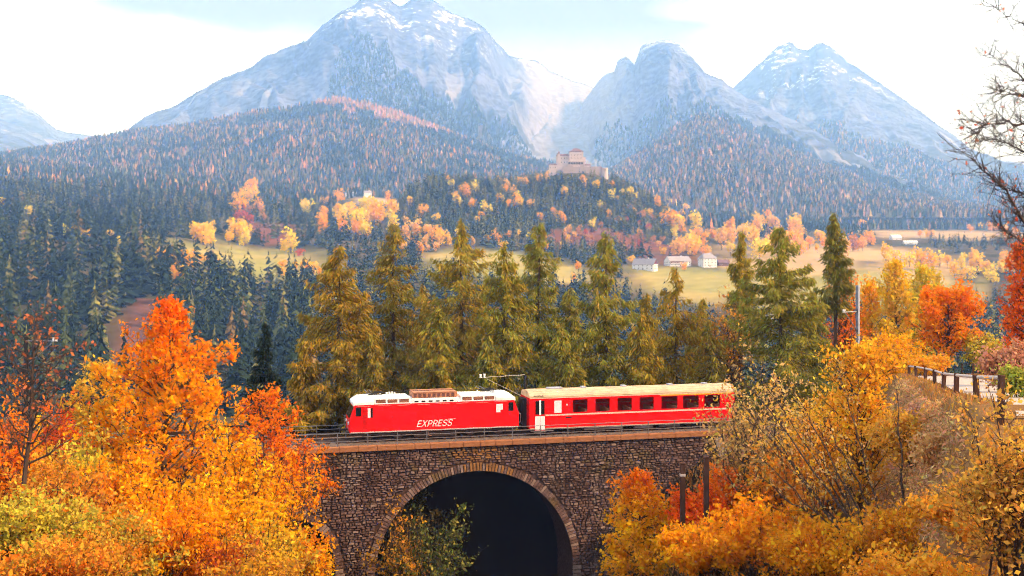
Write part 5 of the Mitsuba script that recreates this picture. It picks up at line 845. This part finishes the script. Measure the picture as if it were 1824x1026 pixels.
slope_trees(MAIN, 26000, .2, .95, 200, 1030, lambda px, t: nz(px, t, 5) < np.clip(.45 + 7 * (t - np.interp(px, [200, 560, 600, 650, 800, 930, 1030], [.85, .7, .36, .30, .48, .62, .72])), 0, .97), (20, 33), lambda px, t, n: pick(n, [DK, GRN_], [5, 1]), 'mountain_forest', 'dark tree line on the lower flank of the great peak')
slope_trees(MID, 13000, .34, .97, 1060, 1800, lambda px, t: nz(px, t, 6) < np.clip((t - .32) * 4.0, 0, .9), (20, 33), lambda px, t, n: pick(n, [DK, GRN_, LAR], [6, 1.5, .35]), 'mountain_forest', 'dark tree line on the flank of the middle peak')
slope_trees(EAST, 13000, .38, .97, 1330, 1900, lambda px, t: nz(px, t, 7) < np.clip((t - .36) * 4.0, 0, .88), (22, 34), lambda px, t, n: pick(n, [DK, GRN_, LAR, (.42, .2, .1)], [4, 2, 1, .8]), 'mountain_forest', 'forest with rosy larches on the right peak')
# valley trees beyond the castle
n = 16000; d = np.sqrt(rng.uniform(1900 ** 2, 3300 ** 2, n)); px = rng.uniform(-120, 1960, n); k = (tan_w(px, d) < .2) & ~((px > 598) & (px < 722) & (d < 2120)) & ~((px > 1560) & (px < 1655) & (d < 2080)) & ~((px > 1400) & (d < 2050) & (rng.random(n) < .7)); px, d = px[k], d[k]; x = U(px) * d; P = np.stack([x, d, ground(x, d) - 1], 1); n = len(P); h = rng.uniform(13, 22, n)
c = pick(n, [DK, GRN_, OLV_, LAR, ORA], [4, 2.5, 1.2, .8, .15]); c = np.where(((d > 1950) & (d < 2300) & (px > 1280))[:, None], pick(n, [DK, (.03, .045, .04)], [1, 1]), c); tiny_forest(P, h, h * rng.uniform(.4, .6, n), c, 'valley_forest', 'blue green forest on the valley floor beyond the castle hill')
# ---------------------------------------------------------------- houses
def plaster_fn(c):
    def fn(p, n, uv): return mix([v * .8 for v in c], c, fbm(p.x * .4, p.y * .4, p.z * .6, 3))
    return {'type': 'twosided', 'b': {'type': 'diffuse', 'reflectance': proc(fn)}}
scene['white_plaster'] = plaster_fn((.78, .74, .70)); scene['pink_plaster'] = plaster_fn((.62, .48, .43)); scene['grey_roof'] = plaster_fn((.34, .30, .31)); scene['red_timber'] = plaster_fn((.17, .055, .05)); scene['brown_timber'] = plaster_fn((.20, .11, .08)); scene['dark_pane'] = plaster_fn((.04, .035, .04)); scene['castle_roof'] = plaster_fn((.20, .12, .12)); scene['castle_stone'] = plaster_fn((.42, .31, .27))
def house(label, catg, c, w, l, eave, ridge, yaw, wall='white_plaster', roof='grey_roof', gable=None, rows=2, cols=5, gcols=3, hip=0., over=.6, balcony=False, group=None):
    """ridge along the local x; width l across; the front is local -y"""
    t = thing('house', label, catg, group); M = trimesh.transformations.rotation_matrix(math.radians(yaw), [0, 0, 1]); M[:3, 3] = c
    def put(name, m, bs, par, **k): m = m.copy(); m.apply_transform(M); return obj(name, m, bs, par, **k)
    a, b = w / 2, l / 2; wm = put('wall', box(-a, a, -b, b, -2.5, eave), wall, t)
    if hip == 0:
        for s in (-1, 1): put('gable', hull([(s * a, -b, eave + .001), (s * a, b, eave + .001), (s * a, 0, ridge - .1), (s * (a - .25), -b, eave + .001), (s * (a - .25), b, eave + .001), (s * (a - .25), 0, ridge - .1)]), gable or wall, t)
    k = (ridge - eave) / b
    for s in (-1, 1):
        z0 = eave - over * k
        pts = [(e * (a + over), s * (b + over), z0 + q) for e in (-1, 1) for q in (.06, .34)] + [(e * (a + over - hip * a), s * .02, ridge + q) for e in (-1, 1) for q in (.06, .34)]; put('roof', hull(pts), roof, t)
    if hip:
        for e in (-1, 1): put('roof', hull([(e * (a + over), -b - over, eave - over * k + .06), (e * (a + over), b + over, eave - over * k + .06), (e * (a + over), -b - over, eave - over * k + .3), (e * (a + over), b + over, eave - over * k + .3), (e * (a + over - hip * a), 0, ridge + .3), (e * (a + over - hip * a), 0, ridge + .02)]), roof, t)
    put('chimney', box(a * .3, a * .3 + .9, -.45, .45, ridge - 1.2, ridge + 1.3), wall, t)
    for r in range(rows):
        zz = .9 + r * (eave - .6) / max(rows, 1)
        for i in range(cols):
            xx = -a + (i + .5) * w / cols; f = put('window', box(xx - .62, xx + .62, -b - .06, -b + .1, zz, zz + 1.35), 'pale_wood', t); put('pane', box(xx - .45, xx + .45, -b - .09, -b - .055, zz + .15, zz + 1.2), 'dark_pane', f)
        for i in range(gcols):
            yy = -b + (i + .5) * l / gcols
            for s in (-1, 1): f = put('window', box(s * a - .06, s * a + .06, yy - .6, yy + .6, zz, zz + 1.35), 'pale_wood', t); put('pane', box(s * a - .09, s * a + .09, yy - .45, yy + .45, zz + .15, zz + 1.2), 'dark_pane', f)
    put('door', box(-.8, .5, -b - .08, -b + .1, -.3, 1.95), 'brown_timber', t)
    if balcony:
        bl = put('balcony', box(-a + .3, a * .3, -b - 1.5, -b - .1, 2.55, 2.75), 'pale_wood', t); put('parapet', box(-a + .3, a * .3, -b - 1.52, -b - 1.4, 2.75, 3.6), 'white_plaster', bl); put('loggia', box(-a + .3, a * .3, -b - .14, -b - .09, 2.8, 5.0), 'red_timber', bl)
def site(px, row, dmin=600): dd = drop(px, row, dmin); return G(px, dd), dd
p, dd = site(1149, 481); u = dd / F0
house('long barn house with dark red timber gable and white plinth on the meadow', 'house', p, 44 * u, 15 * u, 8.5 * u / .6 * .6 + 1, 19.5 * u, -38, gable='red_timber', rows=2, cols=5)
p, dd = site(1207, 474); u = dd / F0
house('wide white farmhouse with grey roof and long dark balcony', 'house', p, 46 * u, 18 * u, 9 * u, 17 * u, 28, rows=2, cols=6, balcony=True)
p, dd = site(1260, 476); u = dd / F0
house('tall white house with grey hipped roof right of the farmhouse', 'house', p, 27 * u, 20 * u, 15 * u, 23 * u, 20, rows=3, cols=4, hip=.45)
p, dd = site(1288, 474); u = dd / F0
house('low brown timber shed right of the tall white house', 'shed', p, 20 * u, 12 * u, 6 * u, 11 * u, 10, wall='brown_timber', roof='castle_roof', rows=1, cols=2, gcols=1)
p, dd = site(655, 353, 1500); u = dd / F0
house('white church like block with pale roof in the distant village', 'house', p, 13 * u, 12 * u, 9 * u, 13 * u, 15, rows=2, cols=3, gcols=2)
for q, (px, row, w, lab) in enumerate([(627, 350, 15, 'low white house left of the church like block'), (612, 351, 9, 'small white house at the left end of the distant village'), (675, 346, 14, 'grey roofed house right of the church like block'), (690, 341, 16, 'upper grey roofed house at the edge of the castle wood')]):
    p, dd = site(px, row, 1500); u = dd / F0; house(lab, 'house', p, w * u, 9 * u, 4 * u, 7.5 * u, 12 + 9 * q, rows=1, cols=3, gcols=1)
p, dd = site(1595, 427, 1500); u = dd / F0; house('white roofed farm on the far tan field', 'house', p, 18 * u, 11 * u, 4 * u, 8.5 * u, 14, roof='white_plaster', rows=1, cols=4, gcols=2)
p, dd = site(1621, 435, 1400); u = dd / F0; house('long low white shed in front of the far farm', 'shed', p, 24 * u, 8 * u, 3 * u, 6 * u, 4, roof='white_plaster', rows=1, cols=4, gcols=1)
# ---------------------------------------------------------------- the castle on its hill
cz, cd = G(1030, 1690), 1690.0; u = cd / F0; ca = thing('castle', 'pale pink hilltop castle with a roofed keep and walls above the wood', 'castle')
def cb(name, px0, px1, row_t, row_b, dep, dd=0., bs='pink_plaster', par=None): return obj(name, box(U(px0) * cd, U(px1) * cd, cd + dd, cd + dd + dep, (HOR - row_b) / F0 * cd, (HOR - row_t) / F0 * cd), bs, par or ca)
def croof(px0, px1, row_e, row_r, dep, dd=0., hip=.3, bs='castle_roof'):
    x0, x1, z0, z1 = U(px0 - .6) * cd, U(px1 + .6) * cd, (HOR - row_e) / F0 * cd, (HOR - row_r) / F0 * cd; h = hip * (x1 - x0); y0, y1 = cd + dd - .6, cd + dd + dep + .6; ym = (y0 + y1) / 2
    return obj('roof', hull([(x0, y0, z0), (x1, y0, z0), (x0, y1, z0), (x1, y1, z0), (x0 + h, ym, z1), (x1 - h, ym, z1), (x0, y0, z0 - .3), (x1, y0, z0 - .3), (x0, y1, z0 - .3), (x1, y1, z0 - .3)]), bs, ca)
def cwin(px0, px1, row, n, dd, h=2.0, w=1.0):
    for i in range(n):
        q = px0 + (i + .5) * (px1 - px0) / n; x = U(q) * cd; z = (HOR - row) / F0 * cd; obj('window', box(x - w / 2, x + w / 2, cd + dd - .12, cd + dd + .05, z - h / 2, z + h / 2), 'dark_pane', ca)
cb('keep', 1014.5, 1039.5, 270, 300, 18, 6); croof(1014.5, 1039.5, 269.5, 262.5, 18, 6, .36); cwin(1016, 1038, 275, 4, 6); cwin(1016, 1038, 281, 4, 6)
cb('east_wing', 1039.6, 1044, 279, 300, 14, 8); cb('palace_wing', 991.5, 1014.3, 276, 303, 16, 9); croof(991.5, 1014.3, 276, 272.5, 16, 9, .12); cwin(993, 1013, 281, 4, 9); cwin(993, 1013, 288, 4, 9)
cb('turret', 993.5, 998, 272, 290, 5, 8.2); croof(993.5, 998, 272, 267.5, 5, 8.2, .5)
cb('lower_wing', 978, 993, 293, 312, 12, 5); croof(978, 993, 293, 290.5, 12, 5, .15); cwin(979, 992, 298, 3, 5)
cb('gallery', 1011, 1040, 287.5, 297, 4, 1.5, 'castle_stone'); cwin(1012, 1039, 290.5, 6, 1.5, 3.2, 2.6)
cb('curtain_wall', 1002, 1068, 297, 316, 3, -4, 'castle_stone'); cb('terrace_house', 1020, 1033, 295, 300, 4, -.5); cb('terrace_house', 1041, 1053, 294, 302, 6, -.5); croof(1041, 1053, 294, 291.5, 6, -.5, .2); cwin(1042, 1052, 298, 3, -.5)
cb('wall_walk', 1053, 1072, 299, 316, 4, -1, 'castle_stone'); croof(1053, 1072, 299, 296.5, 4, -1, .1)
def ctower(px, wpx, row_t, row_b, dd):
    z0, z1 = (HOR - row_b) / F0 * cd, (HOR - row_t) / F0 * cd; m = trimesh.creation.cylinder(radius=wpx / 2 * u, height=z1 - z0, sections=24); m.apply_translation([U(px) * cd, cd + dd, (z0 + z1) / 2]); obj('round_tower', m, 'pink_plaster', ca, smooth=40)
ctower(1077.5, 11.5, 299, 322, 1); cwin(1074.5, 1080.5, 303, 1, -4.2, 2.2, 1.4)
